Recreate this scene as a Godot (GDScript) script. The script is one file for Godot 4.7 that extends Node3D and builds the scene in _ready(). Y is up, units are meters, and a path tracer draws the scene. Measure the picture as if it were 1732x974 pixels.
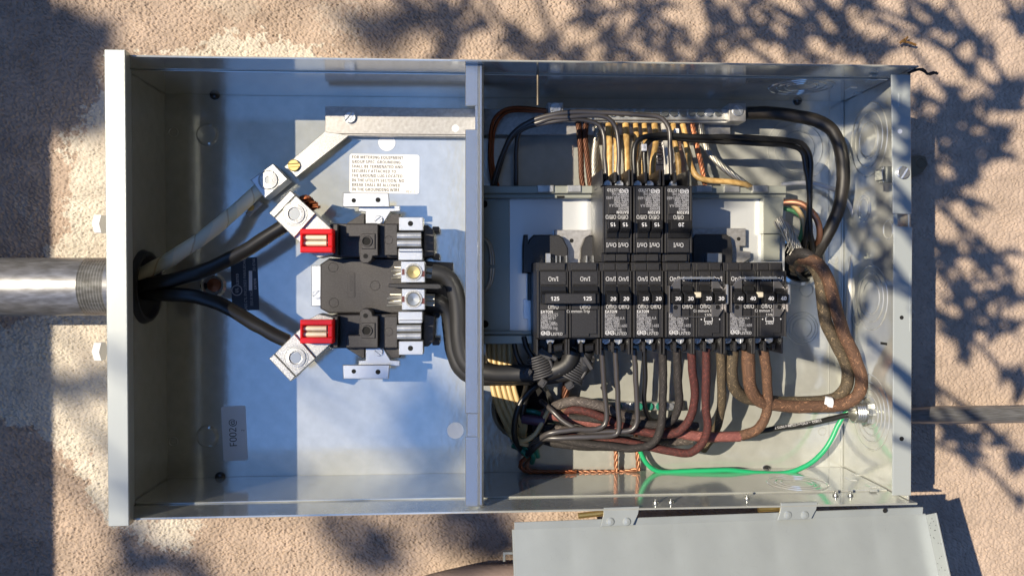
extends Node3D
# An open electrical panel on a stucco wall. The camera was held sideways: the top of the panel is at the left of the picture.
# Everything is drawn in "plate" axes (x along the panel's length, y across it, z out of the wall, origin at the middle of its back),
# and PLATE stands that on the wall with the panel's top upwards.
const MM := 0.001
const FOC := 1376.0
const RIM := 124.4
var PLATE := Transform3D(Basis(Vector3(0, 0, 1), -PI / 2), Vector3(0, 1.5, 0))
var EYE := Vector3(-0.04717, 0.00695, 0.77190)
var LOOK := Basis(Vector3(0, 0, 1), -0.0026284) * Basis(Vector3(0, 1, 0), -0.0587861) * Basis(Vector3(1, 0, 0), -0.0117957)
var SUN := Vector3(0.77, -0.193, -1.0)
var rng := RandomNumberGenerator.new()
var M := {}
var used := {}
var font: SystemFont
var bold: SystemFont

class MB:
	var v := PackedVector3Array()
	var n := PackedVector3Array()
	var uv := PackedVector2Array()
	var c := PackedColorArray()
	var ix := PackedInt32Array()
	var xf := Transform3D()
	func vert(p: Vector3, nn: Vector3, u := Vector2(), col := Color.WHITE) -> int:
		v.append(xf * p)
		n.append((xf.basis * nn).normalized())
		uv.append(u)
		c.append(col)
		return v.size() - 1
	func tri(a: int, b: int, d: int) -> void:
		var g := (v[d] - v[a]).cross(v[b] - v[a])
		if g.dot(n[a] + n[b] + n[d]) < 0:
			ix.append_array([a, d, b])
		else:
			ix.append_array([a, b, d])
	func face(pts: Array, out: Vector3) -> void:
		var nn: Vector3 = (pts[1] - pts[0]).cross(pts[2] - pts[0]).normalized()
		if nn.dot(out) < 0:
			nn = -nn
		var f := v.size()
		for p in pts:
			vert(p, nn)
		for i in range(1, pts.size() - 1):
			tri(f, f + i, f + i + 1)
	func box(o: Vector3, s: Vector3, bev := 0.0004) -> void:
		var h := s / 2
		var b: float = min(bev, min(h.x, min(h.y, h.z)) * 0.6)
		for i in 3:
			var j := (i + 1) % 3
			var k := (i + 2) % 3
			for sg in [-1.0, 1.0]:
				var pts := []
				for q in [[-1, -1], [1, -1], [1, 1], [-1, 1]]:
					var p := Vector3()
					p[i] = sg * h[i]
					p[j] = q[0] * (h[j] - b)
					p[k] = q[1] * (h[k] - b)
					pts.append(o + p)
				var out := Vector3()
				out[i] = sg
				face(pts, out)
				for s2 in [-1.0, 1.0]:
					var e := []
					for q in [[0, -1], [0, 1], [1, 1], [1, -1]]:
						var p := Vector3()
						p[i] = sg * (h[i] - (b if q[0] else 0.0))
						p[j] = s2 * (h[j] - (0.0 if q[0] else b))
						p[k] = q[1] * (h[k] - b)
						e.append(o + p)
					out = Vector3()
					out[i] = sg
					out[j] = s2
					face(e, out)
		for a in [-1.0, 1.0]:
			for d in [-1.0, 1.0]:
				for e in [-1.0, 1.0]:
					var g := Vector3(a, d, e)
					face([o + g * Vector3(h.x, h.y - b, h.z - b), o + g * Vector3(h.x - b, h.y, h.z - b), o + g * Vector3(h.x - b, h.y - b, h.z)], g)
	func prism(poly: Array, z0: float, z1: float, bev := 0.0004, both := false) -> void:
		var pl := PackedVector2Array(poly)
		if Geometry2D.is_polygon_clockwise(pl):
			pl.reverse()
		var m := pl.size()
		var inn := PackedVector2Array()
		var outs := PackedVector2Array()
		for i in m:
			var d0 := (pl[i] - pl[(i + m - 1) % m]).normalized()
			var d1 := (pl[(i + 1) % m] - pl[i]).normalized()
			var n0 := Vector2(d0.y, -d0.x)
			var n1 := Vector2(d1.y, -d1.x)
			var mt := (n0 + n1)
			mt = mt / max(0.35, mt.dot(n0))
			inn.append(pl[i] - mt * bev)
			outs.append(n1)
		var tr := Geometry2D.triangulate_polygon(inn if bev > 0 else pl)
		for top in [true, false]:
			var bv: bool = top or both
			var f := v.size()
			for i in m:
				var q: Vector2 = inn[i] if bv else pl[i]
				vert(Vector3(q.x, q.y, z1 if top else z0), Vector3(0, 0, 1 if top else -1))
			for i in range(0, tr.size(), 3):
				tri(f + tr[i], f + tr[i + 1], f + tr[i + 2])
		for i in m:
			var k := (i + 1) % m
			var o := Vector3(outs[i].x, outs[i].y, 0)
			var zl := z0 + (bev if both else 0.0)
			face([Vector3(pl[i].x, pl[i].y, zl), Vector3(pl[k].x, pl[k].y, zl), Vector3(pl[k].x, pl[k].y, z1 - bev), Vector3(pl[i].x, pl[i].y, z1 - bev)], o)
			if bev > 0:
				face([Vector3(pl[i].x, pl[i].y, z1 - bev), Vector3(pl[k].x, pl[k].y, z1 - bev), Vector3(inn[k].x, inn[k].y, z1), Vector3(inn[i].x, inn[i].y, z1)], o + Vector3(0, 0, 1))
				if both:
					face([Vector3(pl[i].x, pl[i].y, zl), Vector3(pl[k].x, pl[k].y, zl), Vector3(inn[k].x, inn[k].y, z0), Vector3(inn[i].x, inn[i].y, z0)], o - Vector3(0, 0, 1))
	func lathe(o: Vector3, axis: Vector3, prof: Array, seg := 24) -> void:
		var a := axis.normalized()
		var e := a.cross(Vector3(0.31, 0.86, 0.41)).normalized()
		var g := a.cross(e)
		for i in prof.size() - 1:
			var p: Vector2 = prof[i]
			var q: Vector2 = prof[i + 1]
			var d := (q - p)
			if d.length() < 1e-7:
				continue
			var nr := Vector2(d.y, -d.x).normalized()
			var f := v.size()
			for k in seg + 1:
				var t := TAU * k / seg
				var r := e * cos(t) + g * sin(t)
				vert(o + r * p.x + a * p.y, r * nr.x + a * nr.y, Vector2(float(k) / seg, p.y * 20))
				vert(o + r * q.x + a * q.y, r * nr.x + a * nr.y, Vector2(float(k) / seg, q.y * 20))
			for k in seg:
				var b := f + k * 2
				if p.x > 1e-7:
					tri(b, b + 1, b + 2)
				if q.x > 1e-7:
					tri(b + 1, b + 3, b + 2)
	func sweep(path: PackedVector3Array, rad: Array, sides := 8, caps := true, flat := 1.0) -> void:
		var m := path.size()
		var t0 := (path[1] - path[0]).normalized()
		var e := t0.cross(Vector3(0.12, 0.3, 0.94)).normalized()
		if t0.cross(Vector3(0.12, 0.3, 0.94)).length() < 0.1:
			e = t0.cross(Vector3(1, 0, 0)).normalized()
		var f := v.size()
		var len := 0.0
		for i in m:
			var t := (path[min(i + 1, m - 1)] - path[max(i - 1, 0)]).normalized()
			e = (e - t * e.dot(t)).normalized()
			var g := t.cross(e)
			if i > 0:
				len += path[i].distance_to(path[i - 1])
			var r: float = rad[i] if rad.size() > 1 else rad[0]
			for k in sides + 1:
				var a := TAU * k / sides
				var o := e * cos(a) + g * sin(a) * flat
				vert(path[i] + o * r, e * cos(a) * flat + g * sin(a), Vector2(float(k) / sides, len / (TAU * r)))
		for i in m - 1:
			for k in sides:
				var b := f + i * (sides + 1) + k
				tri(b, b + 1, b + sides + 1)
				tri(b + 1, b + sides + 2, b + sides + 1)
		if caps:
			for en in [0, m - 1]:
				var t: Vector3 = (path[0] - path[1]).normalized() if en == 0 else (path[m - 1] - path[m - 2]).normalized()
				var s := v.size()
				for k in sides:
					vert(v[f + en * (sides + 1) + k] if xf == Transform3D() else xf.affine_inverse() * v[f + en * (sides + 1) + k], t)
				for k in range(1, sides - 1):
					tri(s, s + k, s + k + 1)
	func disc_head(o: Vector3, r: float, h: float, ang: float) -> void:
		# a slotted round screw head: a low disc and two half-moons that leave the slot between them
		lathe(o, Vector3(0, 0, 1), [Vector2(r, 0), Vector2(r, h * 0.55), Vector2(0, h * 0.55)], 20)
		for s in [0.0, PI]:
			var po := []
			for k in 9:
				var a: float = 0.22 + (PI - 0.44) * k / 8.0 + s + ang
				po.append(Vector2(o.x + cos(a) * r * 0.97, o.y + sin(a) * r * 0.97))
			prism(po, o.z + h * 0.55, o.z + h, r * 0.1)

# ---------- helpers
func P(px: float, py: float, z: float) -> Vector3:   # the point z mm out from the panel's back that was measured at (px, py) of the photograph
	var d := LOOK * Vector3((px - 866.0) / FOC, -(py - 487.0) / FOC, -1)
	return EYE + d * ((z * MM - EYE.z) / d.z)

func on_plane(px: float, py: float, axis: int, at: float) -> Vector3:   # the same on a side wall of the box
	var d := LOOK * Vector3((px - 866.0) / FOC, -(py - 487.0) / FOC, -1)
	return EYE + d * ((at - EYE[axis]) / d[axis])

func L(px: float, z: float) -> float:
	return px * (EYE.z - z * MM) / FOC

func smooth(pts: Array, step := 0.004) -> PackedVector3Array:
	var cv := PackedVector3Array()
	var m := pts.size()
	for i in m - 1:
		var a: Vector3 = pts[max(i - 1, 0)]
		var b: Vector3 = pts[i]
		var c: Vector3 = pts[i + 1]
		var d: Vector3 = pts[min(i + 2, m - 1)]
		var lab: float = max(a.distance_to(b), 1e-5)
		var lbc: float = max(b.distance_to(c), 1e-5)
		var lcd: float = max(c.distance_to(d), 1e-5)
		var tb := (c - a) / (lab + lbc) * lbc if i > 0 else (c - b)
		var tc := (d - b) / (lbc + lcd) * lbc if i < m - 2 else (c - b)
		var k: int = max(2, int(lbc / step))
		for s in k:
			var t := float(s) / k
			var t2 := t * t
			var t3 := t2 * t
			cv.append(b * (2 * t3 - 3 * t2 + 1) + tb * (t3 - 2 * t2 + t) + c * (-2 * t3 + 3 * t2) + tc * (t3 - t2))
	cv.append(pts[m - 1])
	return cv

func path_px(pts: Array) -> Array:
	var o := []
	for p in pts:
		o.append(P(p[0], p[1], p[2]))
	return o

func numbered(called: String, parent: Node) -> String:
	var key := str(parent.get_instance_id()) + called
	var k: int = used.get(key, 0)
	used[key] = k + 1
	return called if k == 0 else "%s_%03d" % [called, k]

func commit(mb: MB, off := Vector3.ZERO) -> ArrayMesh:
	var ar := []
	ar.resize(Mesh.ARRAY_MAX)
	var vv := mb.v
	if off != Vector3.ZERO:
		for i in vv.size():
			vv[i] -= off
	ar[Mesh.ARRAY_VERTEX] = vv
	ar[Mesh.ARRAY_NORMAL] = mb.n
	ar[Mesh.ARRAY_TEX_UV] = mb.uv
	ar[Mesh.ARRAY_COLOR] = mb.c
	ar[Mesh.ARRAY_INDEX] = mb.ix
	var m := ArrayMesh.new()
	m.add_surface_from_arrays(Mesh.PRIMITIVE_TRIANGLES, ar)
	return m

func tag(o: Node, label: String, category: String, group := "", kind := "") -> void:
	o.set_meta("label", label)
	o.set_meta("category", category)
	if group:
		o.set_meta("group", group)
	if kind:
		o.set_meta("kind", kind)

func thing(called: String, label: String, category: String, at: Vector3, group := "", turn := Basis()) -> Node3D:
	var o := Node3D.new()
	o.name = numbered(called, self)
	o.transform = PLATE * Transform3D(turn, at)
	o.set_meta("off", at if turn == Basis() else Vector3.ZERO)
	tag(o, label, category, group)
	add_child(o)
	return o

func obj(called: String, mb: MB, m: Material, parent: Node) -> MeshInstance3D:
	var o := MeshInstance3D.new()
	o.name = numbered(called, parent)
	var off: Vector3 = parent.get_meta("off", Vector3.ZERO)
	o.mesh = commit(mb, off)
	o.material_override = m
	o.set_meta("off", off)
	parent.add_child(o)
	return o

func single(called: String, mb: MB, m: Material, label: String, category: String, group := "") -> MeshInstance3D:
	var o := MeshInstance3D.new()
	o.name = numbered(called, self)
	var at: Vector3 = mb.v[0]
	o.mesh = commit(mb, at)
	o.material_override = m
	o.transform = PLATE * Transform3D(Basis(), at)
	o.set_meta("off", at)
	tag(o, label, category, group)
	add_child(o)
	return o

func text(s: String, cap: float, at: Vector3, m: Material, parent: Node, turn := 0.0, align := HORIZONTAL_ALIGNMENT_CENTER, heavy := false, sx := 1.0, called := "lettering") -> MeshInstance3D:
	var t := TextMesh.new()
	t.font = bold if heavy else font
	t.text = s
	t.font_size = 32
	t.pixel_size = cap * MM / (32 * 0.714)
	t.depth = 0.00005
	t.curve_step = 2.0
	t.horizontal_alignment = align
	t.vertical_alignment = VERTICAL_ALIGNMENT_CENTER
	var o := MeshInstance3D.new()
	o.name = numbered(called, parent)
	o.mesh = t
	o.material_override = m
	var off: Vector3 = parent.get_meta("off", Vector3.ZERO)
	o.transform = Transform3D(Basis(Vector3(0, 0, 1), turn) * Basis.from_scale(Vector3(sx, 1, 1)), at - off)
	parent.add_child(o)
	return o

func bpx(mb: MB, x0: float, y0: float, x1: float, y1: float, z0: float, z1: float, bev := 0.4) -> void:   # an upright box whose front measures from (x0, y0) to (x1, y1)
	var a := P(x0, y0, z1)
	var b := P(x1, y1, z1)
	mb.box(Vector3((a.x + b.x) / 2, (a.y + b.y) / 2, (z0 + z1) / 2 * MM), Vector3(b.x - a.x, a.y - b.y, (z1 - z0) * MM), bev * MM)

func ppx(mb: MB, pts: Array, z0: float, z1: float, bev := 0.4) -> void:
	var po := []
	for p in pts:
		var q := P(p[0], p[1], z1)
		po.append(Vector2(q.x, q.y))
	mb.prism(po, z0 * MM, z1 * MM, bev * MM)

func rounded(x0: float, y0: float, x1: float, y1: float, r: float) -> Array:
	var po := []
	for k in 4:
		var cx: float = [x1 - r, x0 + r, x0 + r, x1 - r][k]
		var cy: float = [y1 - r, y1 - r, y0 + r, y0 + r][k]
		for s in 5:
			var a: float = (k + s / 4.0) * PI / 2
			po.append(Vector2(cx + cos(a) * r, cy + sin(a) * r))
	return po

func ring(mb: MB, o: Vector3, axis: Vector3, r: float, w := 0.9, h := 0.6) -> void:
	mb.lathe(o, axis, [Vector2(r + w * MM, 0), Vector2(r + w * MM * 0.4, h * MM), Vector2(r - w * MM * 0.4, h * MM), Vector2(r - w * MM, 0)], 48)

func screw(called: String, px: float, py: float, z: float, r: float, h: float, ang: float, m: Material, parent: Node) -> MeshInstance3D:
	var mb := MB.new()
	mb.disc_head(P(px, py, z), r * MM, h * MM, ang)
	return obj(called, mb, m, parent)

func hole(px: float, py: float, z: float, r: float, parent: Node, m: Material = null, called := "screw_hole") -> void:
	var mb := MB.new()
	mb.lathe(P(px, py, z), Vector3(0, 0, 1), [Vector2(r * MM, 0), Vector2(r * MM, 0.15 * MM), Vector2(0, 0.1 * MM)], 18)
	obj(called, mb, m if m else M.void_black, parent)

func lin(r: float, g: float, b: float) -> Color:
	return Color(r, g, b).linear_to_srgb()

func mat(called: String, col: Color, rough: float, metal := 0.0, spec := 0.5) -> StandardMaterial3D:
	var m := StandardMaterial3D.new()
	m.resource_name = called
	m.albedo_color = col
	m.roughness = rough
	m.metallic = metal
	m.metallic_specular = spec
	M[called] = m
	return m

func noise_tex(seed_: int, freq: float, size := 256, lo := Color(0, 0, 0), hi := Color(1, 1, 1), kind := FastNoiseLite.TYPE_SIMPLEX_SMOOTH, oct := 4) -> NoiseTexture2D:
	var f := FastNoiseLite.new()
	f.seed = seed_
	f.frequency = freq
	f.noise_type = kind
	f.fractal_octaves = oct
	var t := NoiseTexture2D.new()
	t.width = size
	t.height = size
	t.seamless = true
	t.noise = f
	var g := Gradient.new()
	g.set_color(0, lo)
	g.set_color(1, hi)
	t.color_ramp = g
	return t

func bump(m: StandardMaterial3D, t: Texture2D, per_m: float, depth_cm: float) -> void:
	m.heightmap_enabled = true
	m.heightmap_texture = t
	m.heightmap_scale = depth_cm
	m.uv1_triplanar = true
	m.uv1_scale = Vector3.ONE * per_m

func braid(dark: Color, light: Color, seed_: int) -> ImageTexture:   # the fibres of a woven cable jacket: short threads both ways, frayed and dusty
	var im := Image.create(128, 128, false, Image.FORMAT_RGB8)
	im.fill(dark.lerp(light, 0.22))
	var r := RandomNumberGenerator.new()
	r.seed = seed_
	for n_ in 1500:
		var x := r.randi_range(0, 127)
		var y := r.randi_range(0, 127)
		var dx := 1 if r.randf() < 0.5 else -1
		var k := clampf(r.randfn(0.35, 0.3), 0.0, 1.0)
		if r.randf() < 0.06:
			k = 1.7
		var c := Color(lerpf(dark.r, light.r, k), lerpf(dark.g, light.g, k), lerpf(dark.b, light.b, k))
		for q in r.randi_range(3, 9):
			im.set_pixel(posmod(x + dx * q, 128), posmod(y + q, 128), c)
			if r.randf() < 0.4:
				im.set_pixel(posmod(x + dx * q + 1, 128), posmod(y + q, 128), c)
	return ImageTexture.create_from_image(im)

func cloth(called: String, dark: Color, light: Color, seed_: int) -> void:
	var m := mat(called, Color.WHITE, 0.8)
	var t := braid(dark, light, seed_)
	m.albedo_texture = t
	m.heightmap_enabled = true
	m.heightmap_texture = t
	m.heightmap_scale = 0.05
	m.uv1_scale = Vector3(1, 0.8, 1)

func wire(called: String, label: String, m: Material, r_px: float, pts: Array, group := "", cat := "wire", ends: Material = null) -> MeshInstance3D:
	var mb := MB.new()
	var zm := 0.0
	for p in pts:
		zm += p[2] / pts.size()
	var pa := smooth(path_px(pts), 0.0035)
	var r := L(r_px, zm)
	var rad := []
	var f := FastNoiseLite.new()
	f.seed = pts.size() * 13 + int(pts[0][0])
	f.frequency = 40.0
	for p in pa:
		rad.append(r * (1.0 + 0.08 * f.get_noise_3d(p.x, p.y, p.z)))
	for i in pa.size():
		var k: float = min(1.0, min(i, pa.size() - 1 - i) / 4.0)
		pa[i] += Vector3(f.get_noise_2d(pa[i].x * 0.7, pa[i].y * 0.7), f.get_noise_2d(pa[i].y * 0.7 + 7, pa[i].x * 0.7), 0) * minf(r * 0.32, 0.0008) * k
	mb.sweep(pa, rad, 10)
	return single(called, mb, m, label, cat, group)

func twisted(called: String, label: String, m: Material, r_px: float, pts: Array, strands := 5, pitch := 0.018, group := "", cat := "wire") -> MeshInstance3D:
	var mb := MB.new()
	var zm := 0.0
	for p in pts:
		zm += p[2] / pts.size()
	strand_tubes(mb, smooth(path_px(pts), 0.0022), L(r_px, zm), strands, pitch)
	return single(called, mb, m, label, cat, group)

func strand_tubes(mb: MB, pa: PackedVector3Array, r: float, strands: int, pitch: float) -> void:
	for s in strands:
		var q := PackedVector3Array()
		var e := (pa[1] - pa[0]).cross(Vector3(0.2, 0.3, 0.9)).normalized()
		var len := 0.0
		for i in pa.size():
			var t := (pa[min(i + 1, pa.size() - 1)] - pa[max(i - 1, 0)]).normalized()
			e = (e - t * e.dot(t)).normalized()
			if i:
				len += pa[i].distance_to(pa[i - 1])
			var a := TAU * s / strands + len / pitch * TAU
			q.append(pa[i] + (e * cos(a) + t.cross(e) * sin(a)) * r * (0.58 if strands < 12 else 0.5 + 0.35 * fposmod(s * 0.618, 1.0)))
		mb.sweep(q, [r * (0.54 if strands <= 3 else 0.46 if strands < 9 else 2.4 / strands)], 6)

# ---------- the picture
func _ready() -> void:
	rng.seed = 7
	var cam := Camera3D.new()
	cam.name = "camera"
	cam.fov = rad_to_deg(2 * atan(487.0 / FOC))
	cam.near = 0.01
	cam.far = 60
	cam.transform = PLATE * Transform3D(LOOK, EYE)
	cam.current = true
	add_child(cam)
	var we := WorldEnvironment.new()
	we.name = "environment"
	var env := Environment.new()
	env.background_mode = Environment.BG_SKY
	var sky := Sky.new()
	var ps := ProceduralSkyMaterial.new()
	ps.sky_top_color = Color(0.33, 0.42, 0.62)
	ps.sky_horizon_color = Color(0.41, 0.61, 0.90)
	ps.sky_curve = 0.26
	ps.ground_bottom_color = Color(0.16, 0.155, 0.13)
	ps.ground_horizon_color = Color(0.22, 0.21, 0.19)
	ps.sky_energy_multiplier = 1.1
	ps.ground_curve = 0.1
	ps.sun_angle_max = 8.0
	sky.sky_material = ps
	env.sky = sky
	env.tonemap_mode = Environment.TONE_MAPPER_LINEAR
	env.tonemap_exposure = 1.5
	env.sdfgi_enabled = true
	env.ssao_enabled = true
	env.ssil_enabled = true
	we.environment = env
	add_child(we)
	var sun := DirectionalLight3D.new()
	sun.name = "sun"
	sun.light_color = Color(1.0, 0.945, 0.845)
	sun.light_energy = 1.6
	sun.light_angular_distance = 0.42
	sun.shadow_enabled = true
	var dir := (PLATE.basis * SUN).normalized()
	sun.basis = Basis.looking_at(dir, Vector3(1, 0, 0))
	add_child(sun)

	font = SystemFont.new()
	font.font_names = PackedStringArray(["Droid Sans"])
	bold = SystemFont.new()
	bold.font_names = PackedStringArray(["Droid Sans"])
	bold.font_weight = 700
	materials()
	stucco_wall()
	enclosure()
	conduits()
	door()
	meter_socket()
	neutral_assembly()
	breaker_tray()
	breakers()
	left_cables()
	top_wires()
	right_wires()
	bottom_wires()
	small_things()
	casters()

func materials() -> void:
	var grain := noise_tex(3, 0.03, 256)
	var fine := noise_tex(5, 0.12, 256)
	var p := mat("paint", lin(0.60, 0.61, 0.57), 0.12, 0.52, 0.6)
	p.clearcoat_enabled = true
	p.clearcoat = 0.5
	p.clearcoat_roughness = 0.12
	bump(p, grain, 18.0, 0.003)
	p.albedo_texture = noise_tex(11, 0.012, 256, Color(0.94, 0.94, 0.94), Color(1, 1, 1))
	p.detail_enabled = true
	p.detail_blend_mode = BaseMaterial3D.BLEND_MODE_MUL
	p.detail_albedo = scuffs()
	p.uv2_triplanar = true
	p.uv2_scale = Vector3.ONE * 4.0
	p = mat("paint_front", lin(0.35, 0.378, 0.375), 0.3, 0.15, 0.6)
	bump(p, fine, 30.0, 0.006)
	p = mat("paint_door", lin(0.33, 0.358, 0.36), 0.32, 0.25, 0.5)
	bump(p, grain, 12.0, 0.003)
	p.detail_enabled = true
	p.detail_blend_mode = BaseMaterial3D.BLEND_MODE_MUL
	p.detail_albedo = scuffs()
	p.uv2_triplanar = true
	p.uv2_scale = Vector3.ONE * 4.0
	p.albedo_texture = noise_tex(61, 0.006, 256, Color(0.93, 0.93, 0.93), Color(1, 1, 1))
	p = mat("paint_rail", lin(0.28, 0.29, 0.25), 0.34, 0.25, 0.55)
	bump(p, fine, 30.0, 0.01)
	p = mat("white_pan", lin(0.72, 0.74, 0.75), 0.22, 0.45, 0.6)
	p = mat("black_plastic", lin(0.024, 0.023, 0.024), 0.44, 0.0, 0.55)
	p.albedo_texture = noise_tex(71, 0.035, 256, Color(0.62, 0.62, 0.64), Color(1, 1, 1))
	bump(p, fine, 60.0, 0.006)
	p = mat("socket_plastic", lin(0.045, 0.042, 0.045), 0.48, 0.0, 0.5)
	p.albedo_texture = noise_tex(73, 0.03, 256, Color(0.68, 0.67, 0.66), Color(1, 1, 1))
	bump(p, fine, 60.0, 0.01)
	mat("black_gloss", lin(0.012, 0.012, 0.013), 0.26, 0.0, 0.6)
	mat("void_black", lin(0.004, 0.004, 0.004), 0.9)
	p = mat("zinc", lin(0.62, 0.64, 0.66), 0.36, 0.9)
	bump(p, fine, 40.0, 0.008)
	p = mat("aluminium", lin(0.66, 0.655, 0.635), 0.36, 0.75)
	p.albedo_texture = noise_tex(17, 0.05, 256, Color(0.75, 0.75, 0.74), Color(1, 1, 1))
	bump(p, fine, 45.0, 0.008)
	p = mat("tin_strap", lin(0.5, 0.49, 0.475), 0.42, 0.7)
	p.albedo_texture = noise_tex(19, 0.018, 256, Color(0.86, 0.85, 0.84), Color(1, 1, 1))
	bump(p, fine, 40.0, 0.008)
	p = mat("dark_zinc", lin(0.42, 0.43, 0.41), 0.32, 0.9)
	p = mat("galvanised", lin(0.66, 0.66, 0.64), 0.38, 0.75)
	p.albedo_texture = noise_tex(23, 0.02, 256, Color(0.75, 0.75, 0.75), Color(1, 1, 1), FastNoiseLite.TYPE_VALUE)
	bump(p, fine, 25.0, 0.012)
	p = mat("steel_pipe", lin(0.33, 0.33, 0.335), 0.36, 0.6)
	p.albedo_texture = noise_tex(29, 0.03, 256, Color(0.7, 0.69, 0.67), Color(1, 1, 1))
	p.uv1_scale = Vector3(4, 0.35, 1)
	p = mat("divider_steel", lin(0.5, 0.53, 0.56), 0.26, 0.9)
	bump(p, fine, 90.0, 0.005)
	mat("brass", lin(0.75, 0.56, 0.22), 0.32, 0.95)
	mat("copper", lin(0.38, 0.18, 0.105), 0.48, 0.8)
	mat("strand_brown", lin(0.1, 0.04, 0.022), 0.45, 0.6)
	mat("copper_dark", lin(0.3, 0.1, 0.045), 0.42, 0.9)
	mat("strand_grey", lin(0.4, 0.38, 0.33), 0.4, 0.8)
	p = mat("red_plastic", lin(0.72, 0.02, 0.02), 0.22, 0.0, 0.6)
	p.backlight_enabled = true
	p.backlight = lin(0.7, 0.05, 0.03)
	mat("jaw_white", lin(0.72, 0.64, 0.48), 0.4, 0.3)
	mat("print", lin(0.52, 0.52, 0.53), 0.6)
	mat("print_dim", lin(0.36, 0.36, 0.38), 0.5)
	mat("ink", lin(0.012, 0.012, 0.014), 0.6)
	mat("sticker", lin(0.72, 0.72, 0.73), 0.4)
	mat("sticker_pale", lin(0.66, 0.68, 0.72), 0.4)
	mat("sticker_black", lin(0.02, 0.024, 0.035), 0.4)
	mat("vinyl_black", lin(0.013, 0.0125, 0.012), 0.36, 0.0, 0.5)
	mat("vinyl_grey", lin(0.05, 0.045, 0.044), 0.34, 0.0, 0.55)
	mat("rubber_black", lin(0.014, 0.014, 0.015), 0.5)
	p = mat("rubber_dusty", lin(0.03, 0.026, 0.022), 0.5)
	p.albedo_texture = noise_tex(31, 0.05, 128, Color(0.45, 0.4, 0.36), Color(1, 1, 1))
	p.uv1_scale = Vector3(1, 0.2, 1)
	p = mat("cream", lin(0.62, 0.42, 0.17), 0.42)
	p.albedo_texture = noise_tex(37, 0.03, 128, Color(0.8, 0.74, 0.64), Color(1, 1, 1))
	mat("cream_dim", lin(0.5, 0.36, 0.17), 0.42)
	mat("white_wire", lin(0.62, 0.6, 0.55), 0.42)
	mat("grey_wire", lin(0.5, 0.5, 0.5), 0.4)
	p = mat("tape_white", lin(0.84, 0.8, 0.7), 0.45)
	p.albedo_texture = tape_stripes()
	p.uv1_scale = Vector3(1, 1.1, 1)
	mat("green", lin(0.014, 0.31, 0.125), 0.36)
	mat("green_dark", lin(0.015, 0.16, 0.11), 0.38)
	cloth("cloth_brown", lin(0.06, 0.03, 0.017), lin(0.24, 0.125, 0.068), 1)
	cloth("cloth_olive", lin(0.04, 0.03, 0.017), lin(0.18, 0.13, 0.075), 2)
	cloth("cloth_black", lin(0.007, 0.006, 0.006), lin(0.055, 0.045, 0.042), 3)
	cloth("cloth_red", lin(0.03, 0.007, 0.006), lin(0.15, 0.035, 0.028), 4)
	cloth("cloth_pink", lin(0.13, 0.04, 0.035), lin(0.32, 0.12, 0.1), 5)
	cloth("cloth_grey", lin(0.04, 0.033, 0.03), lin(0.2, 0.17, 0.15), 6)
	mat("copper_weathered", lin(0.5, 0.2, 0.1), 0.45, 0.6)
	mat("green_light", lin(0.1, 0.3, 0.12), 0.4)
	mat("purple_tape", lin(0.06, 0.025, 0.05), 0.45)
	mat("tie_grey", lin(0.04, 0.04, 0.044), 0.55)
	mat("old_bronze", lin(0.16, 0.13, 0.09), 0.5, 0.3)
	mat("bark_dark", lin(0.01, 0.009, 0.008), 0.7)
	mat("dry_leaf", lin(0.3, 0.15, 0.04), 0.7)
	mat("maroon", lin(0.09, 0.02, 0.02), 0.6)
	p = mat("stucco", Color.WHITE, 0.92, 0.0, 0.3)
	p.vertex_color_use_as_albedo = true
	bump(p, noise_tex(41, 0.09, 256), 25.0, 0.03)
	p = mat("pipe_paint", lin(0.25, 0.19, 0.165), 0.5)
	bump(p, grain, 20.0, 0.03)
	p = mat("leaf", lin(0.05, 0.1, 0.03), 0.5)
	p.backlight_enabled = true
	p.backlight = lin(0.08, 0.16, 0.03)
	mat("bark", lin(0.1, 0.07, 0.045), 0.9)
	mat("eave_paint", lin(0.5, 0.42, 0.34), 0.7)

var scuffed: ImageTexture
func scuffs() -> ImageTexture:   # specks of dirt, scratches and wiped dust on enamel
	if scuffed:
		return scuffed
	var n := 1024
	var im := Image.create(n, n, false, Image.FORMAT_RGB8)
	im.fill(Color.WHITE)
	var r := RandomNumberGenerator.new()
	r.seed = 5
	for k in 260:
		var x := r.randi_range(0, n - 1)
		var y := r.randi_range(0, n - 1)
		var d := r.randf_range(0.35, 0.85)
		for q in r.randi_range(1, 7):
			im.set_pixel(posmod(x + r.randi_range(-1, 1), n), posmod(y + r.randi_range(-1, 1), n), Color(d, d * 0.97, d * 0.92))
	for k in 70:
		var p := Vector2(r.randf() * n, r.randf() * n)
		var a := r.randf() * TAU
		var bend := r.randf_range(-0.01, 0.01)
		var d := r.randf_range(0.8, 0.95)
		for q in r.randi_range(10, 90):
			a += bend
			p += Vector2(cos(a), sin(a))
			im.set_pixel(posmod(int(p.x), n), posmod(int(p.y), n), Color(d, d, d))
	scuffed = ImageTexture.create_from_image(im)
	return scuffed

func tape_stripes() -> ImageTexture:
	var im := Image.create(64, 64, false, Image.FORMAT_RGB8)
	for y in 64:
		for x in 64:
			var k := fposmod((x + y * 1.0) / 64.0, 1.0)
			var c := Color(1, 0.99, 0.94) if k < 0.62 else Color(0.92, 0.95, 0.94)
			if k > 0.57 and k < 0.62:
				c = Color(0.84, 0.8, 0.72)
			im.set_pixel(x, y, c)
	return ImageTexture.create_from_image(im)

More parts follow.
